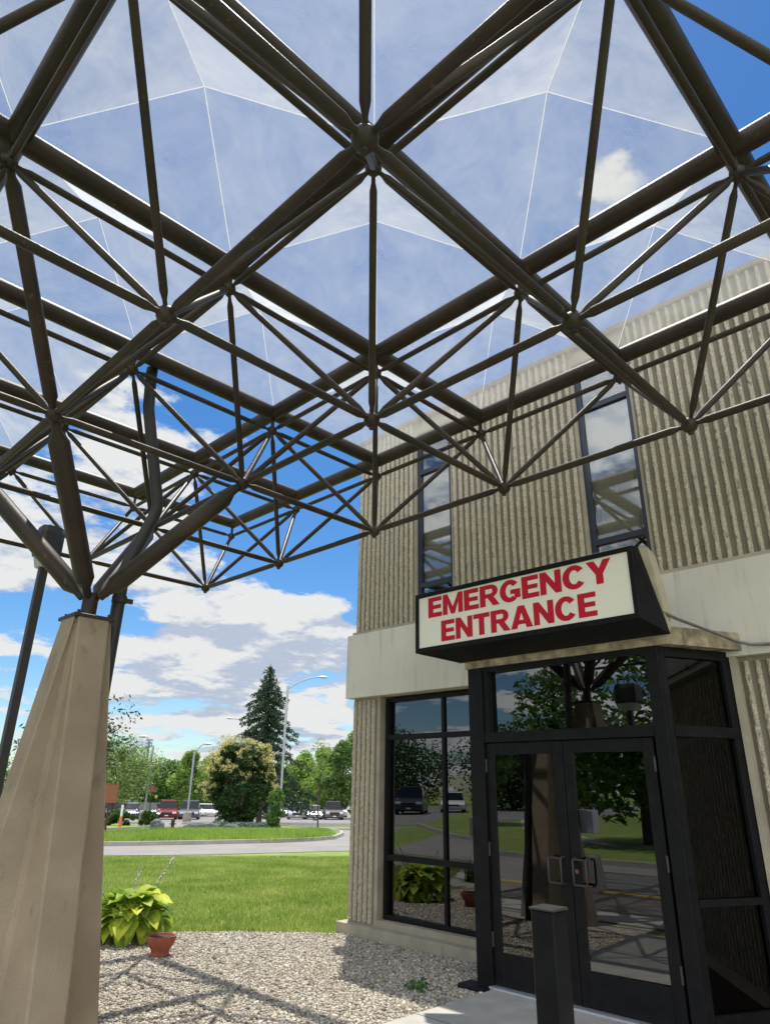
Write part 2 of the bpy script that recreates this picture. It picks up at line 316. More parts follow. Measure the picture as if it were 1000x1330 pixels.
GB = [(1.9, 4.38), (6.64, 4.38), (6.64, 7.1), (6.42, 7.32), (5.94, 7.84), (5.5, 8.25), (5.16, 8.51), (4.75, 8.82), (4.38, 9.05), (3.6, 9.5), (2.8, 9.9), (1.9, 10.2)]
sheet('gravel_bed', GB, .006, GRAV, False)
b = MB(); b.box(2.4, -1.2, -.1, 6.0, 4.375, .035, .01)
tag(b.build('walkway', WALK), kind='structure')
b = MB()
for x in (3.6, 4.8): b.box(x-.004, -1.19, .0352, x+.004, 4.37, .0362)
tag(b.build('walkway_joint', SOIL), kind='structure')
sheet('mulch_bed', [(5.98, -6), (6.7, -6), (6.7, 2.7), (5.98, 2.7)], .008, mat('mulch', (.09, .055, .035), .95, 0, (.04, .025, .018), 30, .8, 60), False)
b = MB(); b.box(1.15, -6, -.1, 1.88, 11, .03, .01); tag(b.build('pavement_strip', WALK), kind='structure')
sheet('driveway', [(-.9, -12), (1.15, -12), (1.15, 13), (-.9, 13)], .010, PAVER, False)
b = MB(); b.box(-1.05, -6, 0, -.9, 12, .028, .01); tag(b.build('kerb_line', YEL), kind='structure')
# service road behind the photographer, joining the far road
sheet('service_road', [(-5.6, -30), (-1.05, -30), (-1.05, 14.5), (-.2, 17), (2, 19.5), (-12, 27), (-9, 21), (-7, 18), (-5.8, 15)], .012, ASPH, False)
def kerb(name, pts, w=.16, h=.13, m=KERB, cr=True):
    b = MB(); P = [Vector(CR(*p)) if cr else Vector((p[0], p[1], gz(*p))) for p in pts]; rs = []
    for i, p in enumerate(P):
        d = (P[min(i+1, len(P)-1)]-P[max(i-1, 0)]); d.z = 0; d.normalize(); s = Vector((d.y, -d.x, 0))*w/2
        u_ = Vector((0, 0, h)); rs.append([p-s, p+s, p+s*.8+u_, p-s*.8+u_])
    b.rings(rs); return tag(b.build(name, m), kind='structure')
kerb('kerb_behind', [(-5.6, -30), (-5.6, 12), (-5.8, 15), (-7, 18), (-9, 21), (-12, 25)], cr=False)
# far loop road in front of the raised island
sheet('road', [(22.0, -40), (22.5, -6), (23.2, -2), (24.6, 1), (25.4, 3), (27, 8), (30, 14), (34, 20), (44, 50), (64.5, 50), (64.5, -40)], .012, ASPH)
IS = [(25.2, -26), (26.0, -14), (27.2, -6.6), (28.2, -4), (29.4, -1.6), (30.4, .2), (31.8, 1.7), (33.6, 2.7), (35.6, 3.1), (38, 3.5), (41, 3.7), (44, 3.4), (48, 2.0), (52.5, .2), (54, -2), (53, -4.4), (48, -4.1), (44, -5.0), (40.8, -6.7), (38.2, -7.4), (36.6, -8.8), (35.2, -12), (33, -20), (32.5, -26)]
b = MB(); v = [CR(c, r, .10) for c, r in IS]; n_ = len(v); v2 = [CR(c, r, -.05) for c, r in IS]
b.add(v+v2, [tuple(range(n_))]+[(i, i+n_, (i+1) % n_+n_, (i+1) % n_) for i in range(n_)])
o = b.build('island_ground', LAWNM); tag(o, kind='structure')
kerb('island_kerb', IS+[IS[0]], .2, .15)
sheet('parking_lot', [(64, -60), (63.5, 60), (122, 90), (122, -90)], .014, ASPHD)
sheet('far_road', [(128, -200), (128, 200), (136, 200), (136, -200)], .02, mat('pale_far_road', (.45, .42, .37), .9))
b = MB(); b.add([CR(56.2, -6.5, .05), CR(56.2, 40, .05), CR(58.4, 40, .05), CR(58.4, -6.5, .05)], [(0, 1, 2, 3)]); b.add([CR(46, 3.4, .05), CR(45, 40, .05), CR(50, 40, .05), CR(52, 1.6, .05)], [(0, 1, 2, 3)]); tag(b.build('verge', LAWNM), kind='structure')
kerb('verge_kerb', [(56.1, 40), (56.1, -6.6), (58.5, -6.6), (58.5, 40)], .15, .12); kerb('verge_kerb', [(45, 40), (46, 3.4), (52, 1.6), (50, 40)], .15, .12)
b = MB(); b.add([CR(40, -30, .06), CR(41, -10, .06), CR(45.5, -8.3, .06), CR(51, -7.6, .06), CR(54.5, -8.8, .06), CR(55, -30, .06)], [(0, 1, 2, 3, 4, 5)]); tag(b.build('hedge_verge', LAWNM), kind='structure')
kerb('hedge_verge_kerb', [(40, -30), (41, -10), (45.5, -8.3), (51, -7.6), (54.5, -8.8), (55, -30)], .15, .12)
# lot and path behind, for what the glass mirrors
sheet('rear_parking_lot', [(-75, 24), (-20, 22.5), (-12, 25.5), (-6, 27), (1.5, 24), (1, 40), (-18, 60), (-75, 70)], .012, ASPHD, False)
sheet('garden_path', [(-11, 10), (-12, 11.6), (-18, 17.6), (-29, 24), (-40, 25), (-40, 23), (-29, 21.6), (-18.6, 15.8)], .01, WALK, False)

# ------------------------------------------------------------------ canopy space frame
GX, GY, SP, ZL, ZU = 2.1856, 2.336, 1.65, 4.196, 5.375
U = lambda i, j: Vector((GX+i*SP, GY+j*SP, ZU)); LN = lambda i, j: Vector((GX+i*SP, GY+j*SP, ZL))
IR = range(-3, 3); JR = range(-2, 5)
T = Thing('space_frame_canopy', (GX, GY+2*SP, 3.0), 'dark brown tubular steel space frame canopy carrying clear pyramid skylights', 'canopy')
ZB = ZU+.22; RB = .080
for j in JR: T.part(MB().tube((GX-3*SP, GY+j*SP, ZB), (GX+2*SP, GY+j*SP, ZB), RB, 20), 'edge_beam', STEEL, True)
for i in IR: T.part(MB().tube((GX+i*SP, GY-2*SP, ZB), (GX+i*SP, GY+4*SP, ZB), RB-.001, 20), 'edge_beam', STEEL, True)
for i in (-3, 2):
    for j in (-2, 4): T.part(MB().ball((GX+i*SP, GY+j*SP, ZB), RB+.003, 14), 'beam_elbow', STEEL, True)
for i in IR:
    for j in JR:
        b = MB().ball(U(i, j), .055, 10); b.tube(U(i, j), U(i, j)+Vector((0, 0, .16)), .02, 8); b.tube(U(i, j)-Vector((0, 0, .052)), U(i, j)-Vector((0, 0, .068)), .018, 6)
        T.part(b, 'upper_node', STEEL, True)
        e_ = .04
        if i < 2: T.part(MB().tube(U(i, j)+Vector((e_, 0, 0)), U(i+1, j)-Vector((e_, 0, 0)), .025, 12, .55), 'upper_chord', STEEL, True)
        if j < 4: T.part(MB().tube(U(i, j)+Vector((0, e_, 0)), U(i, j+1)-Vector((0, e_, 0)), .025, 12, .55), 'upper_chord', STEEL, True)
near = []
stuffb = MB()
LI = [-2.5, -1.5, -.5, .5, 1.5]; LJ = [-1.5, -.5, .5, 1.5, 2.5, 3.5]
for i in LI:
    for j in LJ:
        c = LN(i, j); b = MB().ball(c, .06, 10); b.tube(c-Vector((0, 0, .055)), c-Vector((0, 0, .075)), .02, 6)
        T.part(b, 'lower_node', STEEL, True)
        if i < 1.5: T.part(MB().tube(c+Vector((.04, 0, 0)), LN(i+1, j)-Vector((.04, 0, 0)), .029, 12, .6), 'lower_chord', STEEL, True)
        if j < 3.5: T.part(MB().tube(c+Vector((0, .04, 0)), LN(i, j+1)-Vector((0, .04, 0)), .029, 12, .6), 'lower_chord', STEEL, True)
        for a in (-.5, .5):
            for d in (-.5, .5):
                u_ = U(int(round(i+a)), int(round(j+d))); w = (u_-c).normalized()*.045
                col_near = abs(int(round(i+a))) <= 1 and int(round(j+d)) in (1, 2, 3) and i in (-.5, .5) and j in (1.5, 2.5)
                r_ = .050 if (i, j, a, d) in ((-.5, 1.5, -.5, -.5),) else .025
                near.append(((u_+c).length if i > -1.9 else 99, c+w, u_-w, r_))
near.sort(key=lambda q: q[0] > 50)
for k, (d_, a, c, r_) in enumerate(near):
    if k < 98: T.part(MB().tube(a, c, r_, 12, .55), 'diagonal_strut', STEEL, True)
    else: stuffb.tube(a, c, r_, 8, .55)
o = T.part(stuffb, 'diagonal_strut', STEEL, True); o['kind'] = 'stuff'
# tree struts from the pedestal up to four lower nodes
FOOT = Vector((GX, GY+2*SP, 3.06))
for i in (-.5, .5):
    for j in (1.5, 2.5):
        c = LN(i, j); d = (c-FOOT).normalized()
        T.part(MB().tube(FOOT+d*.10, c-d*.05, .078, 20, .45, .16), 'support_strut', STEEL, True)
b = MB().tube(FOOT-Vector((0, 0, .13)), FOOT+Vector((0, 0, .10)), .062, 16); b.box(GX-.05, FOOT.y-.008, 2.95, GX+.05, FOOT.y+.008, 3.14)
T.part(b, 'column_pin', STEEL, True)
# skylights
ZK = ZB+RB-.01; AP = ZU+.73
for i in range(-3, 2):
    for j in range(-2, 4):
        if i >= 0 and (j >= 2 or j < -1): continue
        x0, y0 = GX+i*SP+.03, GY+j*SP+.03; x1, y1 = x0+SP-.06, y0+SP-.06; ap = ((x0+x1)/2, (y0+y1)/2, AP)
        cs_ = [(x0, y0, ZK), (x1, y0, ZK), (x1, y1, ZK), (x0, y1, ZK)]
        sk = T.part(MB().add(cs_+[ap], [(0, 1, 4), (1, 2, 4), (2, 3, 4), (3, 0, 4)]), 'skylight', ACRYL)
        b = MB()
        for c in cs_: b.tube(c, ap, .0033, 6)
        b.build('seam', SEAM, sk)
        b = MB()
        for q in range(4):
            a_, b_ = Vector(cs_[q]), Vector(cs_[(q+1) % 4]); b.tube(a_-Vector((0, 0, .005)), b_-Vector((0, 0, .005)), .012, 6)
        b.build('sill_bead', STEEL, sk)
# rain pipe
PP = [(2.43, 5.76, 5.56), (2.43, 5.76, 5.46), (2.45, 5.75, 5.14), (2.46, 5.75, 5.08), (2.69, 5.75, 4.17), (2.69, 5.75, 4.10), (2.67, 5.75, 4.02), (2.50, 5.75, 3.52), (2.48, 5.755, 3.44), (2.48, 5.76, 3.34), (2.52, 5.93, .02)]

# ------------------------------------------------------------------ pedestal
PX_, PY_ = GX, GY+2*SP
T2 = Thing('canopy_pedestal', (PX_, PY_, 0), 'flared ribbed tan concrete pedestal carrying the steel canopy struts', 'column')
def psec(z):
    t = (2.925-z)/2.925; h = .158+.40*t; c = .128+.108*t; w = .125
    pts = []
    for k in range(4):
        a = k*math.pi/2; R = Matrix.Rotation(a, 3, 'Z')
        bev = .012
        for p in ((h-bev, -w-.004), (h, -w+bev), (h, w-bev), (h-bev, w+.004), (c+.01, c-.025), (c-.025, c+.01)): pts.append(R @ Vector((p[0], p[1], 0)))
    return [(PX_+q.x, PY_+q.y, z) for q in pts]
b = MB(); b.rings([psec(z) for z in np.linspace(0, 2.925, 14)]); T2.part(b, 'shaft', CONC)
b = MB().box(PX_-.168, PY_-.168, 2.925, PX_+.168, PY_+.168, 2.955, .004)
for sx in (-1, 1):
    for sy in (-1, 1): b.tube((PX_+sx*.125, PY_+sy*.125, 2.955), (PX_+sx*.125, PY_+sy*.125, 2.985), .012, 6)
T2.part(b, 'cap_plate', STEEL)

# ------------------------------------------------------------------ building
TB = Thing('hospital_building', (8, 3, 0), 'two storey building clad in ribbed rough tan concrete with pale concrete band', 'building')
def wallbox(name, m, *a, **k): return TB.part(MB().box(*a), name, m, **k)
YE = 7.24
def ribs(y0, y1, z0, z1, X=6.66, pitch=.098, name='ribbed_wall'):
    n = max(1, round((y1-y0)/pitch)); pw = (y1-y0)/n; dz = .022; nz = int((z1-z0)/dz)+1
    prof = [(-.5, .036), (-.38, .030), (-.25, .034), (-.17, .005), (-.06, .0), (.05, .0), (.14, .007), (.21, .036)]      # t, depth behind face
    ys = []; ds = []; tip = []
    for k in range(n):
        for t, d in prof: ys.append(y0+(k+.5+t)*pw); ds.append(d); tip.append(1 if d < .02 else 0)
    ys.append(y1); ds.append(.036); tip.append(0)
    ys = np.array(ys); ds = np.array(ds); tip = np.array(tip); zs = np.linspace(z0, z1, nz); m = len(ys)
    rg = RNG.random((nz, m)); rg = .55*rg+.25*np.roll(rg, 1, 0)+.2*np.roll(rg, 1, 1)
    ch = RNG.random((nz, m)); chip = (ch > .95)*.018
    Xs = X+ds[None, :]+tip[None, :]*((rg-.5)*.020+chip)
    Y = ys[None, :]+tip[None, :]*(RNG.random((nz, m))-.5)*.010
    V = np.stack([Xs, np.broadcast_to(Y, Xs.shape), np.broadcast_to(zs[:, None], Xs.shape)], -1).reshape(-1, 3)
    idx = np.arange(nz*m).reshape(nz, m); F = np.stack([idx[:-1, 1:], idx[:-1, :-1], idx[1:, :-1], idx[1:, 1:]], -1).reshape(-1, 4)
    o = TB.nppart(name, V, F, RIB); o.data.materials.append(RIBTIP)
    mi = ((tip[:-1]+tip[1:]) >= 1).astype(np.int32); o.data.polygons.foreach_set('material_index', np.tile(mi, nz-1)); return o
TOP = 6.82
WX = 6.80
wins = [(5.42, 6.07), (2.76, 3.45), (.10, .78), (-2.55, -1.87)]
edges = [YE]+[q for a in wins for q in (a[1], a[0])]+[-6]
for k in range(0, len(edges), 2):
    a, c = edges[k+1], edges[k]; ribs(a+.03, c-.03 if k else c, 3.76, TOP)
    wallbox('wall_core', RIBSM, 6.704, a, 3.72, 6.95, c, TOP)
for a, c in wins:
    wallbox('wall_core', RIBSM, 6.72, a, 6.62, 6.95, c, TOP)
wallbox('parapet_cap', RIB, 6.645, -6, TOP, 7.0, YE+.02, TOP+.06)
wallbox('concrete_band', PALE, 6.60, -6, 2.84, 6.95, 7.32, 3.72)
wallbox('band_ledge', RIBSM, 6.63, -6, 3.72, 6.72, YE+.005, 3.765)
ribs(6.80, YE+.01, .15, 2.80, 6.665); wallbox('corner_pier', RIBSM, 6.712, 6.74, .12, 7.6, YE+.015, 2.84)
ribs(-6, 2.095, .15, 2.80, 6.665); wallbox('wall_core', RIBSM, 6.712, -6, 0, 6.95, 2.15, 2.838)
wallbox('plinth', RIBSM, 6.58, 4.62, -.05, 6.95, 7.34, .125)
wallbox('side_wall', RIBSM, 6.96, YE-.25, -.3, 20, YE, TOP)
wallbox('flat_roof', DARK, 6.96, -6, 6.5, 20, YE-.26, 6.6)
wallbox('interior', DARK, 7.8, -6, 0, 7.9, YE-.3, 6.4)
def window(y0, y1, z0, z1, X, mull, trans, fw_=.045, fm=BLACK, gl=GDARK, blind=None, skew=0):
    b = MB(); d = .07
    b.box(X, y0, z0, X+d, y0+fw_, z1); b.box(X, y1-fw_, z0, X+d, y1, z1)
    b.box(X-.002, y0+fw_, z0, X+d+.002, y1-fw_, z0+fw_); b.box(X-.002, y0+fw_, z1-fw_, X+d+.002, y1-fw_, z1)
    for m in mull: b.box(X+.004, m-.022, z0+fw_, X+d-.004, m+.022, z1-fw_)
    for t in trans: b.box(X-.006, y0+fw_, t-.032, X+d-.008, y1-fw_, t+.032)
    w = TB.part(b, 'window', fm)
    gb = MB(); gb.box(X+.03, y0+.02, z0+.02, X+.034, y1-.02, z1-.02); p = gb.build('pane', gl, w)
    if skew: p.matrix_world = Matrix.Translation((X+.032, (y0+y1)/2, 0)) @ Matrix.Rotation(math.radians(skew), 4, 'Z') @ Matrix.Translation((-X-.032, -(y0+y1)/2, 0))
    if blind:
        bb = MB()
        for zz in np.arange(blind[0], blind[1], .025): bb.add([(X+.10, y0+.02, zz), (X+.10, y1-.02, zz), (X+.085, y1-.02, zz+.0245), (X+.085, y0+.02, zz+.0245)], [(0, 3, 2, 1)])
        for yy in (y0+.14, (y0+y1)/2, y1-.14): bb.box(X+.078, yy-.003, blind[0], X+.082, yy+.003, blind[1])
        bb.build('blind', BLIND, w)
    return w
for a, c in wins: window(a, c, 3.73, 6.6, 6.745, [], [4.27, 5.98], .06, BLUEB, GUP, (4.30, 5.95))
window(4.50, 6.72, .20, 2.815, 6.80, [5.72], [.88, 2.31], .05, skew=-1.4)
wallbox('jamb_return', RIBSM, 6.602, 2.10, .12, 6.72, 2.155, 2.838)
wallbox('window_sill', RIBSM, 6.70, 4.5, .126, 6.96, 6.735, .195)

# ------------------------------------------------------------------ entrance vestibule
VX = 5.889
TV = Thing('entrance_vestibule', (6.2, 3.5, 0), 'black framed glass entrance vestibule with splayed right side under the sign', 'entrance')
b = MB()
b.box(VX, 4.405, 0, VX+.10, 4.59, 2.88, .004); b.box(VX, 2.50, 0, VX+.10, 2.62, 2.88, .004)
b.box(VX+.003, 2.62, 2.83, VX+.097, 4.405, 2.88); b.box(VX-.004, 2.62, 2.13, VX+.094, 4.405, 2.225)
b.box(VX+.01, 4.335, 2.225, VX+.08, 4.405, 2.83)
b.box(VX-.012, 4.40, 0, VX, 4.43, 2.88)
b.box(VX+.10, 4.50, 0, 6.8, 4.59, .06); b.box(VX+.10, 4.50, 2.8, 6.8, 4.59, 2.88)
# splayed side frame
A_ = Vector((VX+.02, 2.505, 0)); B_ = Vector((6.62, 2.16, 0)); dd = (B_-A_).normalized(); nn = Vector((-dd.y, dd.x, 0)); ln = (B_-A_).length
def sbox(b, u0, u1, z0, z1, t0=0, t1=.07):
    P = [A_+dd*u+nn*t for u, t in ((u0, t0), (u1, t0), (u1, t1), (u0, t1))]; b.prism([(p.x, p.y, 0) for p in P], (0, 0, z0), (0, 0, z1))
sbox(b, 0, .07, 0, 2.88, .001, .071); sbox(b, ln-.09, ln, 0, 2.88, .001, .071); sbox(b, .07, ln-.09, 2.8, 2.88); sbox(b, .07, ln-.09, 2.13, 2.22, -.006, .07); sbox(b, .07, ln-.09, .87, .92, -.006, .07); sbox(b, .07, ln-.09, 0, .17, -.004, .07)
TV.part(b, 'frame', BLACK)
b = MB(); b.prism([(VX+.014, 2.60, 0), (VX+.078, 4.36, 0), (VX+.082, 4.36, 0), (VX+.018, 2.60, 0)], (0, 0, 2.20), (0, 0, 2.85)); TV.part(b, 'transom_pane', GDARK)
b = MB(); sbox(b, .03, ln-.04, .1, 2.84, .035, .04); TV.part(b, 'side_pane', glass_mat('side_glass', (.10, .095, .08), .01, 0, (.6, .6, .6), .7))
TV.part(MB().box(VX+.1, 4.54, .05, 6.78, 4.546, 2.85), 'side_pane', GDARK)
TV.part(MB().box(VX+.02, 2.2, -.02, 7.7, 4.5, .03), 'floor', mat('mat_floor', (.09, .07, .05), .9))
TV.part(MB().box(VX-.06, 2.66, .0, VX+.09, 4.42, .048, .004), 'threshold', GLOSSW)
def door(y0, y1, hinge_left):
    b = MB(); z0, z1 = .055, 2.122; w = .10; X0, X1 = VX+.018, VX+.062
    b.box(X0, y0, z0, X1, y0+w, z1, .003); b.box(X0, y1-w, z0, X1, y1, z1, .003)
    b.box(X0+.002, y0+w, z0, X1-.002, y1-w, .315); b.box(X0+.002, y0+w, 2.015, X1-.002, y1-w, z1)
    d = TV.part(b, 'door', BLACK)
    g_ = MB().box(X0+.02, y0+w-.01, .30, X0+.025, y1-w+.01, 2.03).build('glass', GDARK, d)
    g_.matrix_world = Matrix.Translation((X0+.022, (y0+y1)/2, 0)) @ Matrix.Rotation(math.radians(2.3), 4, 'Z') @ Matrix.Translation((-X0-.022, -(y0+y1)/2, 0))
    hy = y1 if hinge_left else y0
    for z in (.35, 1.1, 1.85):
        h = MB(); h.tube((X0-.008, hy, z), (X0-.008, hy, z+.12), .011, 8); h.build('hinge', STEELD, d, True)
    q = (y0+.055) if hinge_left else (y1-.055); s = 1 if hinge_left else -1
    pts = [(X0, q+s*.02, 1.15)]; Xh = X0-.075; yy = q+s*.11
    hb = MB(); hb.path([(X0+.002, q, .935), (Xh+.02, q, .935), (Xh, q, .955), (Xh, q, 1.125), (Xh+.02, q, 1.145), (X0+.002, q, 1.145)], .0088, 10)
    hb.path([(X0+.002, q+s*.125, .935), (Xh+.02, q+s*.125, .935), (Xh, q+s*.125, .955), (Xh, q+s*.125, 1.125), (Xh+.02, q+s*.125, 1.145), (X0+.002, q+s*.125, 1.145)], .0088, 10)
    hb.path([(Xh, q, 1.138), (Xh, q+s*.125, 1.138)], .0088, 10); hb.path([(Xh, q, .942), (Xh, q+s*.125, .942)], .0088, 10)
    hb.build('handle', STEELD, d, True)
    yc = (y0+y1)/2
    sb = MB(); n = 20; ctr = Vector((X0+.034, yc+.03, 1.44))
    sb.add([ctr+Vector((0, .062*math.cos(2*math.pi*k/n), .062*math.sin(2*math.pi*k/n))) for k in range(n)], [tuple(range(n))]); sb.build('sticker', mat('sticker_yellow', (.8, .6, .08), .6), d)
    sb = MB(); sb.box(X0+.031, ctr.y-.055, ctr.z-.014, X0+.0325, ctr.y+.055, ctr.z+.012); sb.build('sticker_bar', TAIL, d)
    if not hinge_left:
        lk = MB(); lk.tube((X0-.004, y1-.05, 1.04), (X0+.004, y1-.05, 1.04), .018, 16); lk.build('lock', mat('lock_brass', (.3, .12, .09), .4, .6), d)
    return d
door(3.530, 4.398, True); door(2.650, 3.522, False)
# roof slab with splayed side
b = MB(); sl = [(5.882, 2.40), (5.882, 4.62), (6.597, 4.62), (6.597, 2.03)]
b.prism([(x, y, 0) for x, y in sl], (0, 0, 2.885), (0, 0, 3.04)); TV.part(b, 'roof_slab', STAINC)
T3 = Thing('conduit', (6.2, 2.2, 3.0), 'grey metal conduit running from the sign along the stained slab and band', 'pipe')
b = MB(); b.path([(5.72, 2.43, 3.20), (5.78, 2.39, 3.16), (5.95, 2.31, 3.10), (6.3, 2.12, 3.0), (6.5, 2.02, 2.945), (6.565, 1.93, 2.92), (6.58, 1.80, 2.91), (6.58, -2, 2.91)], .014, 10)
T3.part(b, 'tube', GALV, True); b = MB(); b.tube((5.70, 2.44, 3.21), (5.76, 2.40, 3.17), .022, 10); b.box(6.565, 1.2, 2.89, 6.6, 1.23, 2.93); T3.part(b, 'clamp', GALV)

# ------------------------------------------------------------------ sign
SX = 5.56
TS = Thing('entrance_sign', (5.7, 3.7, 2.95), 'cream box sign with bold red capital letters mounted over the doors', 'sign')
yl, yr, zb, zt = 5.03, 2.455, 3.06, 3.715
b = MB()
fr = [(SX, yl, zb), (SX, yr, zb), (SX, yr, zt), (SX, yl, zt)]
bk = [(5.86, 4.66, 2.955), (5.84, 2.34, 2.955), (5.64, 2.44, zt+.005), (5.64, 5.0, zt+.005)]
b.add(fr+bk, [(0, 1, 2, 3)[::-1], (4, 5, 6, 7), (0, 4, 5, 1)[::-1], (1, 5, 6, 2)[::-1], (2, 6, 7, 3)[::-1], (3, 7, 4, 0)[::-1]]); cab = TS.part(b, 'cabinet', BLACK)
b = MB(); w = .048; b.box(SX-.022, yr, zb, SX-.001, yr+w, zt, .003); b.box(SX-.022, yl-w, zb, SX-.001, yl, zt, .003); b.box(SX-.021, yr+w, zb, SX-.001, yl-w, zb+w, .003); b.box(SX-.021, yr+w, zt-w, SX-.001, yl-w, zt, .003)
TS.part(b, 'frame', BLACK)
TS.part(MB().box(SX-.008, yr+w-.005, zb+w-.005, SX-.004, yl-w+.005, zt-w+.005), 'face', CREAM)
b = MB(); b.prism([(5.645, 0, zt-.01), (5.80, 0, zt-.06), (5.97, 0, 3.16), (5.87, 0, 2.955)], (0, 2.36, 0), (0, 4.7, 0)); TS.part(b, 'back_casing', CREAMP)
def arc(cx, cy, ro, ri, a0, a1, n=14):
    out = []
    for k in range(n):
        p, q = math.radians(a0+(a1-a0)*k/n), math.radians(a0+(a1-a0)*(k+1)/n)
        out.append([(cx+ro[0]*math.cos(p), cy+ro[1]*math.sin(p)), (cx+ro[0]*math.cos(q), cy+ro[1]*math.sin(q)), (cx+ri[0]*math.cos(q), cy+ri[1]*math.sin(q)), (cx+ri[0]*math.cos(p), cy+ri[1]*math.sin(p))])
    return out
def R4(x0, y0, x1, y1): return [(x0, y0), (x1, y0), (x1, y1), (x0, y1)]
GL = {'E': (.74, [R4(0, 0, .27, 1), R4(.27, 0, .74, .215), R4(.27, .40, .69, .60), R4(.27, .785, .73, 1)]),
 'N': (.88, [R4(0, 0, .255, 1), R4(.625, 0, .88, 1), [(.255, 1), (.255, .57), (.625, 0), (.625, .43)]]),
 'M': (1.04, [R4(0, 0, .24, 1), R4(.80, 0, 1.04, 1), [(.24, 1), (.24, .56), (.42, 0), (.52, 0), (.52, .34)], [(.80, 1), (.52, .34), (.52, 0), (.62, 0), (.80, .56)]]),
 'T': (.82, [R4(0, .785, .82, 1), R4(.275, 0, .545, .785)]),
 'Y': (.94, [[(0, 1), (.335, .41), (.47, .41), (.47, .66), (.30, 1)], [(.94, 1), (.64, 1), (.47, .66), (.47, .41), (.605, .41)], R4(.335, 0, .605, .41)]),
 'A': (1.0, [[(0, 0), (.285, 0), (.50, .70), (.50, 1), (.35, 1)], [(1.0, 0), (.65, 1), (.50, 1), (.50, .70), (.715, 0)], [(.338, .175), (.662, .175), (.605, .36), (.395, .36)]]),
 'R': (.90, [R4(0, 0, .27, 1), R4(.27, .80, .52, 1), R4(.27, .385, .52, .575), [(.37, .385), (.62, 0), (.93, 0), (.66, .41), (.52, .385)]]+arc(.52, .6925, (.34, .3075), (.09, .1175), -90, 90)),
 'C': (.90, arc(.46, .5, (.46, .52), (.19, .305), 36, 324, 26)),
 'G': (.94, arc(.46, .5, (.46, .52), (.19, .305), 38, 310, 24)+[R4(.66, .14, .93, .545), R4(.48, .345, .66, .545)])}
def lettering(word, y_start, y_end, z_base, cap):
    tot = sum(GL[c][0] for c in word)+.055*(len(word)-1); sx = (y_start-y_end)/tot; x = 0; k = 0
    for c in word:
        b = MB()
        for pc in GL[c][1]:
            k += 1; off = .0012*(k % 3)/3
            P = [(SX-.0082, y_start-(x+px)*sx, z_base+py*cap) for px, py in pc]
            b.prism(P, (0, 0, 0), (-.0020-off, 0, 0))
        TS.part(b, 'letter', RED); x += GL[c][0]+.055
lettering('EMERGENCY', 4.845, 2.665, 3.425, .222); lettering('ENTRANCE', 4.665, 2.845, 3.145, .222)

# bollard post with door button
TBo = Thing('bollard_post', (3.12, 2.0, 0), 'black square steel post standing in front of the glass doors', 'bollard')
b = MB().box(3.06, 1.94, 0, 3.182, 2.062, 1.18, .006); TBo.part(b, 'post', BLACK); TBo.part(MB().box(3.02, 1.90, .035, 3.22, 2.10, .05, .003), 'base_plate', BLACK)
TBo.part(MB().box(3.055, 1.935, 1.18, 3.187, 2.067, 1.192, .004), 'cap', mat('cap_grey', (.035, .033, .03), .5))
b = MB().box(5.72, 4.40, 0, 5.93, 4.70, .045, .015); tag(b.build('door_stop_foot', BLACK), 'low dark metal foot at the left jamb of the glass entrance', 'door stop')
# rain pipe
T4 = Thing('rain_pipe', (2.52, 5.93, 0), 'dark bent rainwater pipe dropping from the canopy behind the pedestal', 'pipe')
T4.part(MB().path(PP, .055, 16), 'tube', STEELD, True)
b = MB().tube((2.48, 5.757, 3.16), (2.48, 5.756, 3.22), .064, 16); b.box(2.54, 5.74, 3.17, 2.60, 5.77, 3.21); T4.part(b, 'bracket', STEELD)

# ------------------------------------------------------------------ lamps and poles
def area_lamp(loc, h, size, label, block=False):
    x, y = loc; z = gz(x, y); t = Thing('area_lamp', (x, y, z), label, 'lamp post', None)
    zb0 = .6 if block else 0
    if block:
        b = MB(); b.rings([[(x-s, y-s, z+q), (x+s, y-s, z+q), (x+s, y+s, z+q), (x-s, y+s, z+q)] for s, q in ((.33, -.05), (.33, .03), (.28, .55), (.24, .6))]); t.part(b, 'base_block', KERB)
        t.part(MB().box(x-.36, y-.28, z+.95, x-.08, y+.02, z+1.35, .01), 'cabinet_box', WHITE)
    t.part(MB().box(x-.045, y-.045, z+zb0, x+.045, y+.045, z+h+.1, .006), 'pole', STEELD)
    s = size/2; b = MB(); b.rings([[(x+dx*q, y+dy*q, z+h+zz) for dx, dy in ((-1, -.6), (-.6, -1), (.6, -1), (1, -.6), (1, .6), (.6, 1), (-.6, 1), (-1, .6))] for q, zz in ((s*.92, .06), (s, .10), (s, .34), (s*.86, .42))]); t.part(b, 'lamp_head', STEELD)
    b = MB(); b.rings([[(x+dx*q, y+dy*q, z+h+zz) for dx, dy in ((-1, -.6), (-.6, -1), (.6, -1), (1, -.6), (1, .6), (.6, 1), (-.6, 1), (-1, .6))] for q, zz in ((s*.62, -.07), (s*.82, .058))]); t.part(b, 'lens', mat('lens_acrylic', (.75, .76, .74), .2, trans=.5))
    return t
area_lamp((2.55, 8.12), 4.06, .275, 'dark square pole lamp with box head left of the pedestal')
area_lamp((-.9, 6.7), 3.2, .46, 'dark box lamp on tapered concrete block mirrored in the doors', True)
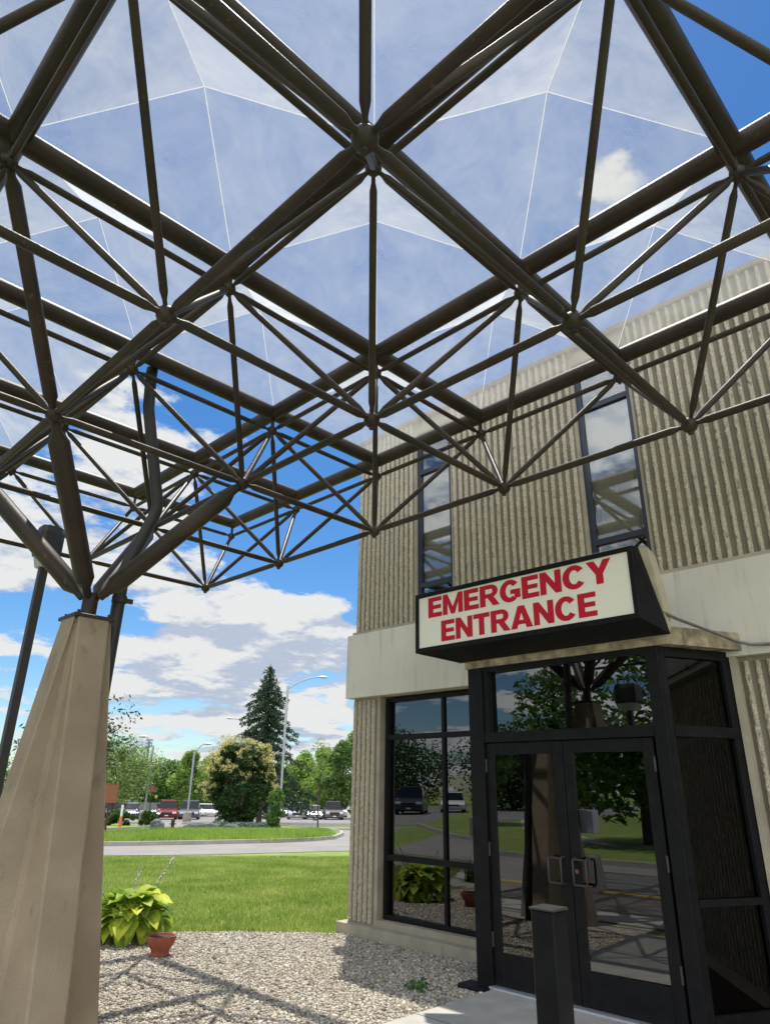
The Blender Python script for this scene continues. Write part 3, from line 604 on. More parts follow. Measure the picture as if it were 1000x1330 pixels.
def cobra(c, r, h, armdir, armlen, label, base=True):
    x, y, z = CR(c, r); t = Thing('street_lamp', (x, y, z), label, 'street lamp', 'tall curved arm lamps around the car park')
    if base:
        t.part(MB().lathe([(.36, -.1), (.36, .7), (.30, .78)], (x, y, z), 16), 'concrete_base', KERB)
    t.part(MB().tube((x, y, z+.7 if base else z), (x, y, z+h), .085, 12), 'pole', POLEG, True)
    a = Vector((.8, -.6, 0))*armdir
    pts = [Vector((x, y, z+h-.2))+a*armlen*k+Vector((0, 0, 1))*(.9*math.sin(k*math.pi/2)) for k in (0, .2, .4, .7, 1)]
    t.part(MB().path(pts, .05, 8), 'arm', POLEG, True)
    e_ = pts[-1]; t.part(MB().path([e_-a*.1, e_+a*.2, e_+a*.6], [.05, .11, .05], 10), 'lamp_head', POLEG, True)
cobra(50, .37, 9.2, 1, 2.2, 'tall pale street lamp with curved arm in front of the spruce', False)
cobra(75, -2.35, 8.9, -1, 2.6, 'street lamp with left pointing arm rising behind the blossoming shrub', False)
cobra(65.3, -7.3, 5.6, 1, .8, 'leaning pale street lamp between the red car and the grey car')
cobra(63, -10.5, 5.9, -1, .7, 'slim street lamp beside the willow on the left of the lot')
def mast():
    x, y, z = CR(197, -34); t = Thing('floodlight_mast', (x, y, z), 'distant blue grey stadium floodlight mast above the far trees', 'mast')
    t.part(MB().path([(x, y, z), (x, y, z+17)], [.45, .28], 10), 'pole', mat('mast_blue', (.12, .19, .3), .5))
    b = MB()
    for k in range(3):
        for q in range(-2, 3): b.box(x+q*.36*.8-.14, y-q*.36*.6-.14, z+15.0+k*.8, x+q*.36*.8+.14, y-q*.36*.6+.14, z+15.5+k*.8)
    t.part(b, 'floodlight', POLEG)
mast()
# ------------------------------------------------------------------ foliage helpers
def leaves(centers, radii, n, size, squash=1.0, hollow=.55, up=.3, elong=1.5, rng=RNG):
    """n leaf quads spread through overlapping clumps"""
    centers = np.asarray(centers, float); radii = np.asarray(radii, float); k = len(centers)
    w = radii**2; w = w/w.sum(); idx = rng.choice(k, n, p=w)
    d = rng.normal(size=(n, 3)); d /= np.linalg.norm(d, axis=1)[:, None]; rr = (hollow+(1-hollow)*rng.random(n)**.6)[:, None]*radii[idx][:, None]
    p = centers[idx]+d*rr*np.array([1, 1, squash])
    a = rng.normal(size=(n, 3)); a[:, 2] *= .6; a /= np.linalg.norm(a, axis=1)[:, None]
    nn_ = d*.6+rng.normal(size=(n, 3))*.6+np.array([0, 0, up]); b_ = np.cross(nn_, a); b_ /= np.linalg.norm(b_, axis=1)[:, None]+1e-9
    s = (size*(.6+.8*rng.random(n)))[:, None]
    V = np.stack([p-a*s*elong, p-b_*s*.55-a*s*.1, p+a*s*elong, p+b_*s*.55-a*s*.1], 1).reshape(-1, 3); F = np.arange(4*n).reshape(n, 4)
    return V, F
def tree(name, c, r, h, w, kind, label, group=None, trunk=.18, n=5000, leaf=.22, clumps=26, base=.25, shape='round', xy=None, cat='tree'):
    x, y, z = CR(c, r) if xy is None else (xy[0], xy[1], gz(*xy)); t = Thing(name, (x, y, z), label, cat, group)
    rn = random.Random(hash((round(x*10), round(y*10))) & 0xffff); cen = []; rad = []
    for k in range(clumps):
        f = rn.random(); zz = base+(1-base)*f
        if shape == 'round': env = math.sqrt(max(.05, 1-((f-.45)/.58)**2))
        elif shape == 'oval': env = max(.2, math.sin(math.pi*min(.97, max(.08, f*.85+.1))))
        elif shape == 'cone': env = max(.1, 1-f)
        else: env = max(.25, math.sin(math.pi*(.2+.7*f)))
        a = rn.random()*6.283; q = rn.random()**.5*env*w/2*.8
        cen.append((x+math.cos(a)*q, y+math.sin(a)*q, z+h*zz*.94)); rad.append(w*(.12+.13*rn.random())*(.6+.5*env))
    V, F = leaves(cen, rad, n, leaf, .8)
    t.nppart('crown', V, F, LF[kind])
    b = MB(); b.path([(x, y, z-.1), (x+.02*h*rn.uniform(-1, 1), y, z+h*.3), (x+.03*h*rn.uniform(-1, 1), y, z+h*.62), (x, y, z+h*.85)], [trunk, trunk*.75, trunk*.45, trunk*.15], 8)
    for k in range(7):
        cc = cen[rn.randrange(len(cen))]; z0 = z+h*(.25+.3*rn.random()); b.path([(x, y, z0), ((x+cc[0])/2, (y+cc[1])/2, (z0+cc[2])/2+.1), cc], [trunk*.4, trunk*.25, trunk*.08], 6)
    t.part(b, 'trunk', BARK, True); return t
# blossoming shrub in the island
def big_shrub():
    x, y, z = CR(50.5, -2.45, .08); t = Thing('blossoming_shrub', (x, y, z), 'big rounded dark shrub covered with cream blossom clusters on the island', 'shrub')
    rn = random.Random(3); cen = []; rad = []
    for k in range(90):
        f = rn.random(); env = math.sin(math.pi*(.12+.80*f)**.85) if f < .98 else .3; env = max(.28, min(1, (f*1.9+.30) if f < .36 else math.sqrt(max(.08, 1-((f-.55)/.50)**2))))
        a = rn.random()*6.283; q = (.35+.65*rn.random()**.5)*env*2.0
        cen.append((x+math.cos(a)*q, y+math.sin(a)*q, z+.35+f*4.75)); rad.append(.42+.22*rn.random())
    V, F = leaves(cen, rad, 26000, .075, .9, .3); t.nppart('crown', V, F, LF['dark'])
    bc = []; br = []
    for (a, b_, c) in cen:
        dx = (a-x)*.8-(b_-y)*.6; hh = (c-z)/5.1; out = math.hypot(a-x, b_-y)
        if (hh > .55 and out > .7) or (hh > .32 and out > 1.6 and rn.random() < .6):
            for q in range(15):
                d = Vector((a-x, b_-y, (c-z-2.6)*.9)).normalized()*.42+Vector((rn.uniform(-.42, .42), rn.uniform(-.42, .42), rn.uniform(-.3, .42)))
                bc.append((a+d.x, b_+d.y, c+d.z)); br.append(.12+.10*rn.random())
    V, F = leaves(bc, br, len(bc)*26, .035, .8, .1); t.nppart('blossom', V, F, LF['bloom'])
    b = MB()
    for k in range(9):
        a = k*.7; b.path([(x+.15*math.cos(a), y+.15*math.sin(a), z-.1), (x+.5*math.cos(a), y+.5*math.sin(a), z+1.3), (x+1.1*math.cos(a), y+1.1*math.sin(a), z+3.4)], [.09, .06, .02], 6)
    t.part(b, 'stem', BARK, True)
big_shrub()
def spruce():
    x, y, z = CR(60, -1.15); H = 12.6; t = Thing('spruce_tree', (x, y, z), 'tall dark spruce with drooping boughs behind the pale street lamp', 'tree')
    rn = random.Random(5); V_ = []; bb = MB(); bb.path([(x, y, z), (x, y, z+H*.5), (x, y, z+H)], [.24, .13, .02], 8)
    cen = []; rad = []
    for k in range(120):
        f = (k/120)**.9; zz = 1.2+f*(H-1.4); Lb = (1-f)**.75*4.7*(.5+.6*rn.random())+.15; a = k*2.4+rn.random()
        tip = Vector((x+math.cos(a)*Lb, y+math.sin(a)*Lb, z+zz-.22*Lb)); root = Vector((x, y, z+zz)); midp = (root+tip)/2+Vector((0, 0, .12*Lb)); bb.path([root, midp, tip], [.035, .025, .008], 5)
        m_ = max(2, int(Lb*4.5))
        for q in range(m_+1):
            s = q/m_; p = root.lerp(midp, s*2) if s < .5 else midp.lerp(tip, s*2-1); cen.append((p.x, p.y, p.z-.10)); rad.append(.10+.15*(1-abs(s-.55))*min(1, Lb))
    V, F = leaves(cen, rad, 30000, .075, 1.1, .2, -.2, 1.9); t.nppart('crown', V, F, LF['spruce']); t.part(bb, 'trunk', BARK, True)
spruce()
def bush(name, c, r, h, w, kind, label, n=3500, leaf=.06, ln_=None, group=None, cat='bush'):
    x, y, z = CR(c, r); t = Thing(name, (x, y, z), label, cat, group); rn = random.Random(int(c*10+r)); cen = []; rad = []
    for k in range(26):
        f = rn.random(); a = rn.random()*6.28; env = max(.35, math.sqrt(max(0, 1-((f-.45)/.62)**2))); q = rn.random()**.5*env*w*.38
        u_ = (ln_ or w)/w; dx, dy = math.cos(a)*q*u_, math.sin(a)*q
        cen.append((x+.8*dx+.6*dy, y-.6*dx+.8*dy, z+.12*h+f*h*.8)); rad.append(min(w, h)*(.14+.1*rn.random()))
    V, F = leaves(cen, rad, n, leaf, .9, .4); t.nppart('crown', V, F, LF[kind]); b = MB()
    for k in range(4): b.path([(x+.04*k, y, z-.05), (x+.1*math.cos(k*1.6), y+.1*math.sin(k*1.6), z+h*.5)], [.03, .012], 5)
    t.part(b, 'stem', BARK)
bush('upright_bush', 43.2, .13, 2.35, 1.35, 'mid', 'small upright bush just right of the blossoming shrub', 4500, .055)
bush('clipped_hedge', 50.4, -9.9, 1.0, 1.2, 'hedge', 'low long clipped hedge behind the brown sign', 6000, .05, 2.6, cat='hedge')
bush('round_clipped_bush', 50.8, -8.15, .95, 1.5, 'hedge', 'low round clipped bush right of the long hedge', 3500, .05)
def ground_junipers():
    x, y, z = CR(46.5, -2.2); t = Thing('spreading_juniper', (x, y, z), 'low grey green spreading groundcover around the shrub foot', 'shrub')
    rn = random.Random(9); cen = []
    for k in range(40): q = CR(47+rn.uniform(-1.0, 1.0), -2.0+rn.uniform(-1.7, 2.3), .22); cen.append(q)
    V, F = leaves(cen, [.32]*40, 5000, .05, .6); t.nppart('crown', V, F, LF['juniper'])
ground_junipers()
# slate edging, boulder, hydrant
def rock(name, c, r, sx, sy, sz, label, cat, seed, z0=.05):
    x, y, z = CR(c, r, z0); bm = bmesh.new(); bmesh.ops.create_icosphere(bm, subdivisions=3, radius=1)
    for v in bm.verts:
        d = v.co.copy(); q = 1+.28*noise.noise(d*1.6+Vector((seed, 0, 0))); v.co = Vector((math.copysign(abs(d.x)**.6, d.x)*sx*q, math.copysign(abs(d.y)**.6, d.y)*sy*q, (d.z*.5+.4)*sz*q*1.1))
    b = MB(); b.bm(bm); o = b.build(name, STONE); o.location = (x, y, z); o.rotation_euler.z = -.64; tag(o, label, cat); return o
rock('boulder', 40.6, -6.05, .36, .3, .55, 'grey boulder standing at the left of the island', 'boulder', 1)
rock('slate_slab', 42.4, -3.9, .95, .22, .34, 'long low dark slate slab under the blossoming shrub', 'rock', 4, .1)
rock('slate_block', 42.8, -2.35, .42, .2, .26, 'short dark slate block at the right end of the long slab', 'rock', 7, .1)
def hydrant():
    x, y, z = CR(41.1, -5.3, .08); t = Thing('hydrant', (x, y, z), 'small black hydrant on the grass right of the boulder', 'hydrant')
    t.part(MB().lathe([(.11, 0), (.11, .1), (.085, .12), (.085, .42), (.11, .44), (.10, .5), (.05, .56), (.02, .6)], (x, y, z), 14), 'barrel', TAIL, True)
    t.part(MB().tube((x-.17*.8, y+.17*.6, z+.34), (x+.17*.8, y-.17*.6, z+.34), .045, 10), 'outlet', GALV, True)
hydrant()
def sign_back():
    x, y, z = CR(35.9, -7.62, 0); t = Thing('brown_sign', (x, y, z), 'brown rectangular sign back on a rusty post beside the road', 'sign')
    t.part(MB().box(x-.04, y-.04, z, x+.04, y+.04, z+2.2), 'post', mat('rusty_post', (.09, .04, .03), .8))
    b = MB(); P = []
    for u_, v_ in ((-.33, -.34), (-.29, -.38), (.29, -.38), (.33, -.34), (.33, .38), (.29, .42), (-.29, .42), (-.33, .38)): P.append((x+.8*u_-.03, y-.6*u_-.05, z+1.78+v_))
    b.prism(P, (0, 0, 0), (-.006, -.008, 0)); t.part(b, 'panel', ROAST)
sign_back()
def delineator(c, r):
    x, y, z = CR(c, r, .05); t = Thing('delineator_post', (x, y, z), 'white and orange delineator post beside the round clipped bush', 'post')
    t.part(MB().lathe([(.10, 0), (.09, .35), (.075, .6)], (x, y, z), 12), 'orange_sleeve', ORANGE, True); t.part(MB().lathe([(.075, .6), (.075, 1.2), (.05, 1.25)], (x, y, z), 12), 'white_sleeve', WHITE, True)
delineator(47.5, -9.25)
def small_sign(c, r, h, m, label, w=.35, hh=.45):
    x, y, z = CR(c, r); t = Thing('small_sign', (x, y, z), label, 'sign'); t.part(MB().tube((x, y, z), (x, y, z+h), .03, 8), 'post', TAIL)
    b = MB(); P = [(x+.8*u_-.03, y-.6*u_-.04, z+h+v) for u_, v in ((-w/2, -hh), (w/2, -hh), (w/2, 0), (-w/2, 0))]; b.prism(P, (0, 0, 0), (-.012, -.016, 0)); t.part(b, 'panel', m)
small_sign(55.5, -8.9, 2.6, mat('sign_darkred', (.2, .05, .05), .6), 'small dark red sign on a post left of the dark sedan')
small_sign(118, -18.2, 2.6, YEL, 'yellow sign on a post beyond the parked cars')
small_sign(61, -4.6, 1.7, TAIL, 'small black sign on a post at the edge of the lot')
# ------------------------------------------------------------------ cars
def car(c, r, color, style, label, ang=0, xy=None):
    x, y, z = CR(c, r) if xy is None else (xy[0], xy[1], gz(*xy)); t = empty('parked_car', (x, y, z), label, 'car', 'cars parked in the lot')
    if style == 'suv': Ln, Wd, bh, H, pr = 4.6, 1.92, .98, 1.72, [(1.15, 0), (.62, 1), (-1.85, 1), (-2.2, 0)]
    elif style == 'pickup': Ln, Wd, bh, H, pr = 5.5, 2.0, 1.08, 1.86, [(1.1, 0), (.6, 1), (-.9, 1), (-1.1, 0)]
    else: Ln, Wd, bh, H, pr = 4.6, 1.82, .84, 1.44, [(1.0, 0), (.35, 1), (-1.15, 1), (-1.95, 0)]
    hl = Ln/2; b = MB(); hood = bh-.10
    out = [(hl, .32), (hl+.02, .55), (hl-.08, hood-.12), (hl-.35, hood), (pr[0][0], bh), (pr[3][0], bh), (-hl+.12, bh-.08), (-hl, bh-.3), (-hl, .35), (-hl+.15, .25), (hl-.15, .22)]
    sec = []
    for yy, k in ((-1, .92), (-.94, 1), (.94, 1), (1, .92)): sec.append([(px*(1 if abs(yy) < 1 else .965), yy*Wd/2, .25+(pz-.25)*(1 if abs(yy) < 1 else .93)) for px, pz in out])
    b.rings(sec); pm = PAINTS[color]; body = b.build('body', pm, t)
    g = MB(); lo = [(px, bh-.02+(H-bh-.05)*q) for px, q in pr]
    g.rings([[(px, s*(Wd/2-.10-(.14 if q else 0)), zz) for (px, zz), (_, q) in zip(lo, pr)] for s in (-1, 1)]); g.build('windows', CARGL, t)
    rf = MB(); rf.rings([[(pr[1][0]-.02+o_, yy, H-.07+zz), (pr[2][0]+.02-o_, yy, H-.07+zz)] + [(pr[2][0]+.02-o_, -yy, H-.07+zz), (pr[1][0]-.02+o_, -yy, H-.07+zz)] for o_, yy, zz in ((0, Wd/2-.24, 0), (-.04, Wd/2-.27, .06))]); rf.build('roof', pm, t)
    for sx in (-1, 1):
        for sy in (-1, 1):
            w_ = MB(); cx = sx*(hl-.88); cy = sy*(Wd/2-.12)
            w_.rings([[(cx+.34*q*math.cos(a*math.pi/9), cy+yy, .34+.34*q*math.sin(a*math.pi/9)) for a in range(18)] for yy, q in ((-.13, .93), (-.09, 1), (.09, 1), (.13, .93))]); wh = w_.build('wheel', RUBBER, t)
            rm = MB(); rm.rings([[(cx+.2*math.cos(a*math.pi/6), cy+yy, .34+.2*math.sin(a*math.pi/6)) for a in range(12)] for yy in (sy*.10, sy*.136)]); rm.build('rim', RIM, wh)
    for sy in (-1, 1): MB().box(hl-.22, sy*(Wd/2-.28)-.2, hood-.30, hl+.005, sy*(Wd/2-.28)+.2, hood-.14, .02).build('headlight', LAMPW, t)
    MB().box(hl-.1, -.5, .46, hl+.03, .5, hood-.16, .02).build('grille', TAIL, t)
    for sy in (-1, 1): MB().box(pr[0][0]-.35, sy*(Wd/2+.03)-.09, bh-.02, pr[0][0]-.2, sy*(Wd/2+.03)+.09, bh+.13, .02).build('mirror', pm, t)
    MB().box(hl+.031, -.16, .38, hl+.04, .16, .47).build('number_plate', WHITE, t)
    t.rotation_euler = (0, 0, math.atan2(-.8, -.6)+math.radians(ang)); return t
def paint(n, c, me=.3): m = mat(n, c, .25, me); return m
PAINTS = {'red': paint('paint_red', (.22, .012, .02)), 'black': paint('paint_black', (.012, .012, .015)), 'blue': paint('paint_blue', (.05, .09, .20)), 'silver': paint('paint_silver', (.38, .39, .41), .6),
          'white': paint('paint_white', (.72, .73, .74), 0), 'grey': paint('paint_grey', (.11, .125, .15), .5), 'bronze': paint('paint_bronze', (.14, .12, .12), .5), 'dark': paint('paint_dark', (.05, .06, .075), .4)}
def car_px(azd, D, *a, **k):
    a_ = math.radians(azd); D = D*1.17+1; x, y = D*math.cos(a_), D*math.sin(a_); return car(.6*x+.8*y, .8*x-.6*y, *a, **k)
car_px(60.95, 63, 'red', 'suv', 'dark red car facing the road beside the leaning lamp', 6)
car_px(62.35, 62.5, 'dark', 'sedan', 'dark sedan parked just left of the dark red car', 14)
car_px(59.35, 63.5, 'grey', 'suv', 'dark grey car parked behind the leaning lamp, right of the red car', 4)
car_px(57.95, 78, 'white', 'sedan', 'white sedan parked between grey car and the blossoming shrub', 4)
car_px(64.6, 68, 'black', 'suv', 'black car parked behind the long clipped hedge', 10)
car_px(63.5, 67, 'silver', 'sedan', 'silver blue sedan parked right of the black car behind the hedge', 24)
car_px(65.6, 70, 'blue', 'suv', 'blue car half hidden by the pedestal edge', 10)
car_px(63.0, 80, 'silver', 'sedan', 'silver sedan in the second row behind the blue sedan', 0)
car_px(64.3, 84, 'white', 'suv', 'white car in the second row above the black car', 0)
car_px(61.7, 82, 'grey', 'sedan', 'grey sedan in the second row left of the red roofed car', 0)
car_px(60.6, 90, 'red', 'suv', 'red car in the back row above the front red car', 0)
car_px(59.2, 88, 'silver', 'suv', 'silver car in the back row behind the dark grey car', 0)
car_px(58.55, 84, 'white', 'sedan', 'white sedan in the back row left of the nearer white sedan', 0)
car_px(56.9, 80, 'white', 'sedan', 'white sedan mostly hidden by the blossoming shrub', 0)
car_px(54.3, 68, 'black', 'suv', 'black car showing between the shrub and the upright bush', 10)
car_px(53.6, 76, 'grey', 'sedan', 'grey sedan behind the upright bush', 0)
car_px(51.4, 68, 'silver', 'suv', 'silver car right of the spruce trunk', 0)
car_px(50.75, 80, 'black', 'suv', 'black car behind the silver one right of the spruce', 0)
car_px(50.15, 68, 'silver', 'sedan', 'pale silver low sedan behind the thin young tree', 0)
car_px(49.7, 78, 'white', 'suv', 'white car behind the low silver sedan', 0)
car_px(49.2, 90, 'dark', 'sedan', 'dark sedan in the back row near the building edge', 0)
car_px(48.65, 68, 'bronze', 'pickup', 'dark bronze pickup facing the road next to the building edge', 0)
car_px(52.3, 88, 'white', 'sedan', 'white sedan in the back row behind the upright bush', 0)
for az_, D_, c_, st_, lb_ in ((66.3, 61, 'dark', 'sedan', 'dark sedan at the far left edge of the row by the pedestal'), (65.0, 75, 'silver', 'suv', 'silver car in the second row above the hedge'), (62.9, 71, 'black', 'sedan', 'black low sedan between the blue sedan and the dark sedan'),
    (63.7, 95, 'dark', 'suv', 'dark car in the back row under the feathery tree'), (62.2, 96, 'silver', 'sedan', 'silver sedan in the back row right of the feathery tree'), (61.0, 76, 'blue', 'suv', 'blue car just behind the front dark red car'), (60.1, 78, 'white', 'sedan', 'white sedan between the dark red car and the leaning lamp'),
    (59.9, 98, 'dark', 'sedan', 'dark sedan in the back row above the white sedan'), (57.3, 92, 'black', 'sedan', 'black sedan in the back row at the left side of the shrub'), (53.9, 92, 'white', 'suv', 'white car in the back row left of the upright bush'), (51.9, 78, 'blue', 'sedan', 'blue sedan in the second row right of the upright bush'),
    (49.9, 92, 'silver', 'suv', 'silver car in the back row behind the thin young tree'), (48.2, 82, 'white', 'suv', 'white car in the second row touching the building edge')):
    car_px(az_, D_, c_, st_, lb_, 0)
car(0, 0, 'white', 'sedan', 'white sedan in the rear lot mirrored in the lower window', 0, (-29, 38)).rotation_euler.z = -.7
car(0, 0, 'dark', 'pickup', 'dark pickup in the rear lot mirrored in the lower window', 0, (-24.5, 38)).rotation_euler.z = -.7
car(0, 0, 'red', 'suv', 'red car in the rear lot behind the mirrored white sedan', 0, (-31, 47)).rotation_euler.z = -.7
# truck trailer and bus in the distance
def trailer(c, r, ln_, h, label, m, name, cat):
    x, y, z = CR(c, r); t = Thing(name, (x, y, z), label, cat); P = lambda u_, v: (x+.8*u_+.6*v, y-.6*u_+.8*v)
    def bx(u0, u1, v0, v1, z0, z1, nm, mm):
        b = MB(); q = [P(u0, v0), P(u1, v0), P(u1, v1), P(u0, v1)]; b.prism([(a, c_, 0) for a, c_ in q], (0, 0, z+z0), (0, 0, z+z1)); t.part(b, nm, mm)
    bx(-ln_/2, ln_/2, -1.2, 1.2, .8, h, 'body', m); bx(-ln_/2+.5, ln_/2-.5, -1.21, -1.2, h*.55, h*.78, 'window_strip', CARGL if name == 'bus' else WHITE); bx(-ln_/2+.3, ln_/2-.3, -1.0, 1.0, .45, .8, 'chassis', TAIL)
    for u_ in (-ln_/2+1.2, ln_/2-1.4):
        b = MB(); p0 = P(u_, -1.15); p1 = P(u_, -.85); b.tube((*p0, z+.45), (*p1, z+.45), .45, 16); t.part(b, 'wheel', RUBBER)
trailer(126, -10.4, 9, 3.1, 'white bus parked far beyond the cars left of the shrub', WHITE, 'bus', 'bus')
trailer(126, 10.4, 8, 3.2, 'white box trailer parked far behind at the right', WHITE, 'box_trailer', 'trailer')
# ------------------------------------------------------------------ trees seen directly
tree('willow_tree', 60, -12.4, 6.1, 6.4, 'willow', 'light green feathery tree above the parked cars at left', None, .13, 9000, .08, 55, .36)
tree('leafy_tree', 38.6, -10.6, 6.7, 6.4, 'dark', 'dark leaved tree reaching out behind the pedestal', None, .14, 4200, .09, 40, .5)
tree('pear_tree', 84.5, -9.7, 7.2, 4.3, 'bright', 'upright green tree standing left of the blossoming shrub', 'green trees behind the lot', .18, 12000, .11, 60, .14, 'oval')
tree('broad_tree', 149, -21.6, 9.5, 9.5, 'mid', 'broad round tree on the far lawn left of the upright tree', None, .4, 9000, .25, 60, .12)
tree('green_tree', 124, -9.5, 8.8, 8, 'bright', 'bright tree filling the gap between upright tree and shrub', None, .3, 9000, .2, 50, .08)
tree('green_tree', 150, -29, 9.5, 9, 'mid', 'green tree on the far lawn behind the willow', None, .3, 6000, .25, 40, .1)
tree('green_tree', 100, 3.6, 8.4, 6.5, 'bright', 'bright tree right of the spruce behind the lot', None, .2, 9000, .16, 50, .1, 'oval')
tree('green_tree', 92, 5.8, 8.4, 4.6, 'bright', 'pale upright tree behind the thin young tree', None, .2, 9000, .13, 50, .12, 'oval')
tree('green_tree', 82, 7.3, 8.6, 4.2, 'mid', 'upright tree beside the building corner', None, .18, 9000, .12, 50, .15, 'oval')
tree('green_tree', 88, 9.8, 10.5, 5.5, 'bright', 'tall tree partly hidden by the building corner', None, .22, 9000, .15, 50, .12, 'oval')
tree('green_tree', 118, 1.5, 8, 8, 'mid', 'tree half hidden behind the spruce', None, .25, 6000, .2, 40, .08)
tree('young_tree', 46.3, 2.75, 5.6, 2.2, 'bright', 'thin young tree with sparse twiggy crown in front of the lot', None, .05, 700, .06, 26, .38, 'oval')
tree('dark_pine', 158, -27.5, 9.5, 6, 'dark', 'dark distant pine behind the slim lamp', None, .3, 4000, .25, 30, .2)
k = 0
for c, r, h, w, kd, wd in ((235, -75, 13, 22, 'mid', 'leftmost'), (240, -55, 12, 22, 'bright', 'second from the left'), (245, -38, 11.5, 20, 'mid', 'third from the left'), (240, -20, 11.5, 20, 'mid', 'middle'), (235, -3, 11.5, 20, 'bright', 'fifth from the left'), (230, 14, 12, 20, 'mid', 'second from the right'), (225, 32, 13, 20, 'bright', 'rightmost')):
    tree('far_tree', c, r, h, w, kd, wd+' tree of the distant tree line beyond the lawns', 'distant tree line', .4, 4000, .4, 40, .05)
# trees the windows mirror
for q, (xy, h, w, kd, lb) in enumerate((((-13.2, 10.0), 12, 8.5, 'mid', 'large leafy tree on the lawn mirrored in the transom'), ((-38, 14), 9, 9, 'mid', 'leafy tree further back mirrored in the right door'), ((-20, 22), 8, 5, 'mid', 'tree by the light pole mirrored in the lower window'),
        ((-44, 33), 7, 12, 'dark', 'dark tree mirrored above the rear lot'), ((-52, 50), 7.5, 14, 'dark', 'dark tree mirrored behind the white sedan'), ((-45, 62), 7.5, 14, 'dark', 'dark tree mirrored behind the red car'), ((-34, 68), 7.5, 13, 'dark', 'dark tree mirrored at the left of the window'), ((-62, 38), 8, 14, 'dark', 'dark tree mirrored in the left door'), ((-33, 12), 9, 10, 'dark', 'dark tree mirrored behind the garden path'), ((-26, 78), 11, 14, 'dark', 'dark tree mirrored at the edge of the rear lot'))):
    tree('shade_tree', 0, 0, h, w, kd, lb, None, .22, 16000 if q == 0 else 8000, .12 if q < 3 else .16, 60, .16 if q < 3 else .05, 'round', xy)
def rear_lamp():
    x, y = -7.9, 17.2; z = gz(x, y); t = Thing('street_lamp', (x, y, z), 'pale lamp pole on a square concrete block mirrored in the lower window', 'street lamp')
    b = MB(); b.rings([[(x-s, y-s, z+q), (x+s, y-s, z+q), (x+s, y+s, z+q), (x-s, y+s, z+q)] for s, q in ((.5, -.1), (.5, .7), (.3, .8), (.28, 1.0))]); t.part(b, 'concrete_base', KERB)
    t.part(MB().tube((x, y, z+1), (x, y, z+8), .09, 10), 'pole', POLEG, True); t.part(MB().path([(x, y, z+7.9), (x+.6, y, z+8.5), (x+1.6, y, z+8.7), (x+2.3, y, z+8.65)], [.05, .05, .05, .1], 8), 'arm', POLEG, True)
rear_lamp()
# ------------------------------------------------------------------ hosta, lilies, pot
def hosta(x, y, n, R_, H_, label, flowers=True):
    t = Thing('hosta_plant', (x, y, 0), label, 'plant'); rn = random.Random(11); V = []; F = []; nu, nv = 7, 5
    for k in range(n):
        f = (k+.5)/n; a = k*2.39996+rn.uniform(-.3, .3); tilt = f; rad = R_*(.12+.62*f**.7)*rn.uniform(.85, 1.1); hz = H_*(1.0-.62*f**1.3)*rn.uniform(.85, 1.08)
        Lf = .25*rn.uniform(.8, 1.2); Wf = Lf*.74; dirv = Vector((math.cos(a), math.sin(a), 0)); side = Vector((-dirv.y, dirv.x, 0))
        p0 = Vector((x, y, 0))+dirv*rad*.72+Vector((0, 0, hz)); el = math.radians(42-78*f+rn.uniform(-20, 20)); o = len(V); roll = rn.uniform(-.35, .35)
        pos = p0; ang = el
        for i in range(nu):
            s = i/(nu-1); w_ = Wf*(math.sin(math.pi*min(1, s*.93+.07)**.72))*.5 if 0 < i < nu-1 else (.02 if i == 0 else .002)
            d = dirv*math.cos(ang)+Vector((0, 0, math.sin(ang))); nrm = -dirv*math.sin(ang)+Vector((0, 0, math.cos(ang)))
            for j in range(nv):
                q = (j/(nv-1)-.5)*2; V.append(pos+side*(w_*q)+nrm*(w_*abs(q)*.35+math.sin(s*9+q*3)*.006+roll*w_*q))
            pos = pos+d*Lf/(nu-1); ang -= rn.uniform(.10, .24)
        for i in range(nu-1):
            for j in range(nv-1): F.append((o+i*nv+j, o+i*nv+j+1, o+(i+1)*nv+j+1, o+(i+1)*nv+j))
    t.nppart('leaves', np.array([v[:] for v in V]), np.array(F), LF['hosta'], None, True)
    b = MB()
    for k in range(n):
        f = (k+.5)/n; a = k*2.39996; b.path([(x+.03*math.cos(a), y+.03*math.sin(a), 0), (x+R_*.4*f*math.cos(a), y+R_*.4*f*math.sin(a), H_*.5)], [.006, .004], 4)
    t.part(b, 'stalks', LF['lily'])
    if flowers:
        b = MB()
        for (dx, dy, hh) in ((.42, .05, .86), (.34, .1, .68), (-.42, .1, .70), (.2, .35, .75)):
            fb = []; pts = [(x+dx*.3, y+dy*.3, .2), (x+dx*.8, y+dy*.8, hh*.7), (x+dx*1.25, y+dy*1.2, hh)]; b.path(pts, [.004, .0035, .002], 5)
            for q in range(9): s = .45+.55*q/9; fb.append((x+dx*(.8+.45*(s-.5)*2), y+dy*(.8+.4*(s-.5)*2), hh*(.7+.3*(s-.5)*2)))
            V, F = leaves(fb, [.028]*len(fb), 60, .011, 1, .1); t.nppart('flower_spray', V, F, LF['petal'])
        t.part(b, 'flower_stalk', LF['lily'])
hosta(4.42, 8.50, 120, .64, .43, 'large yellow green hosta with broad leaves on the gravel edge')
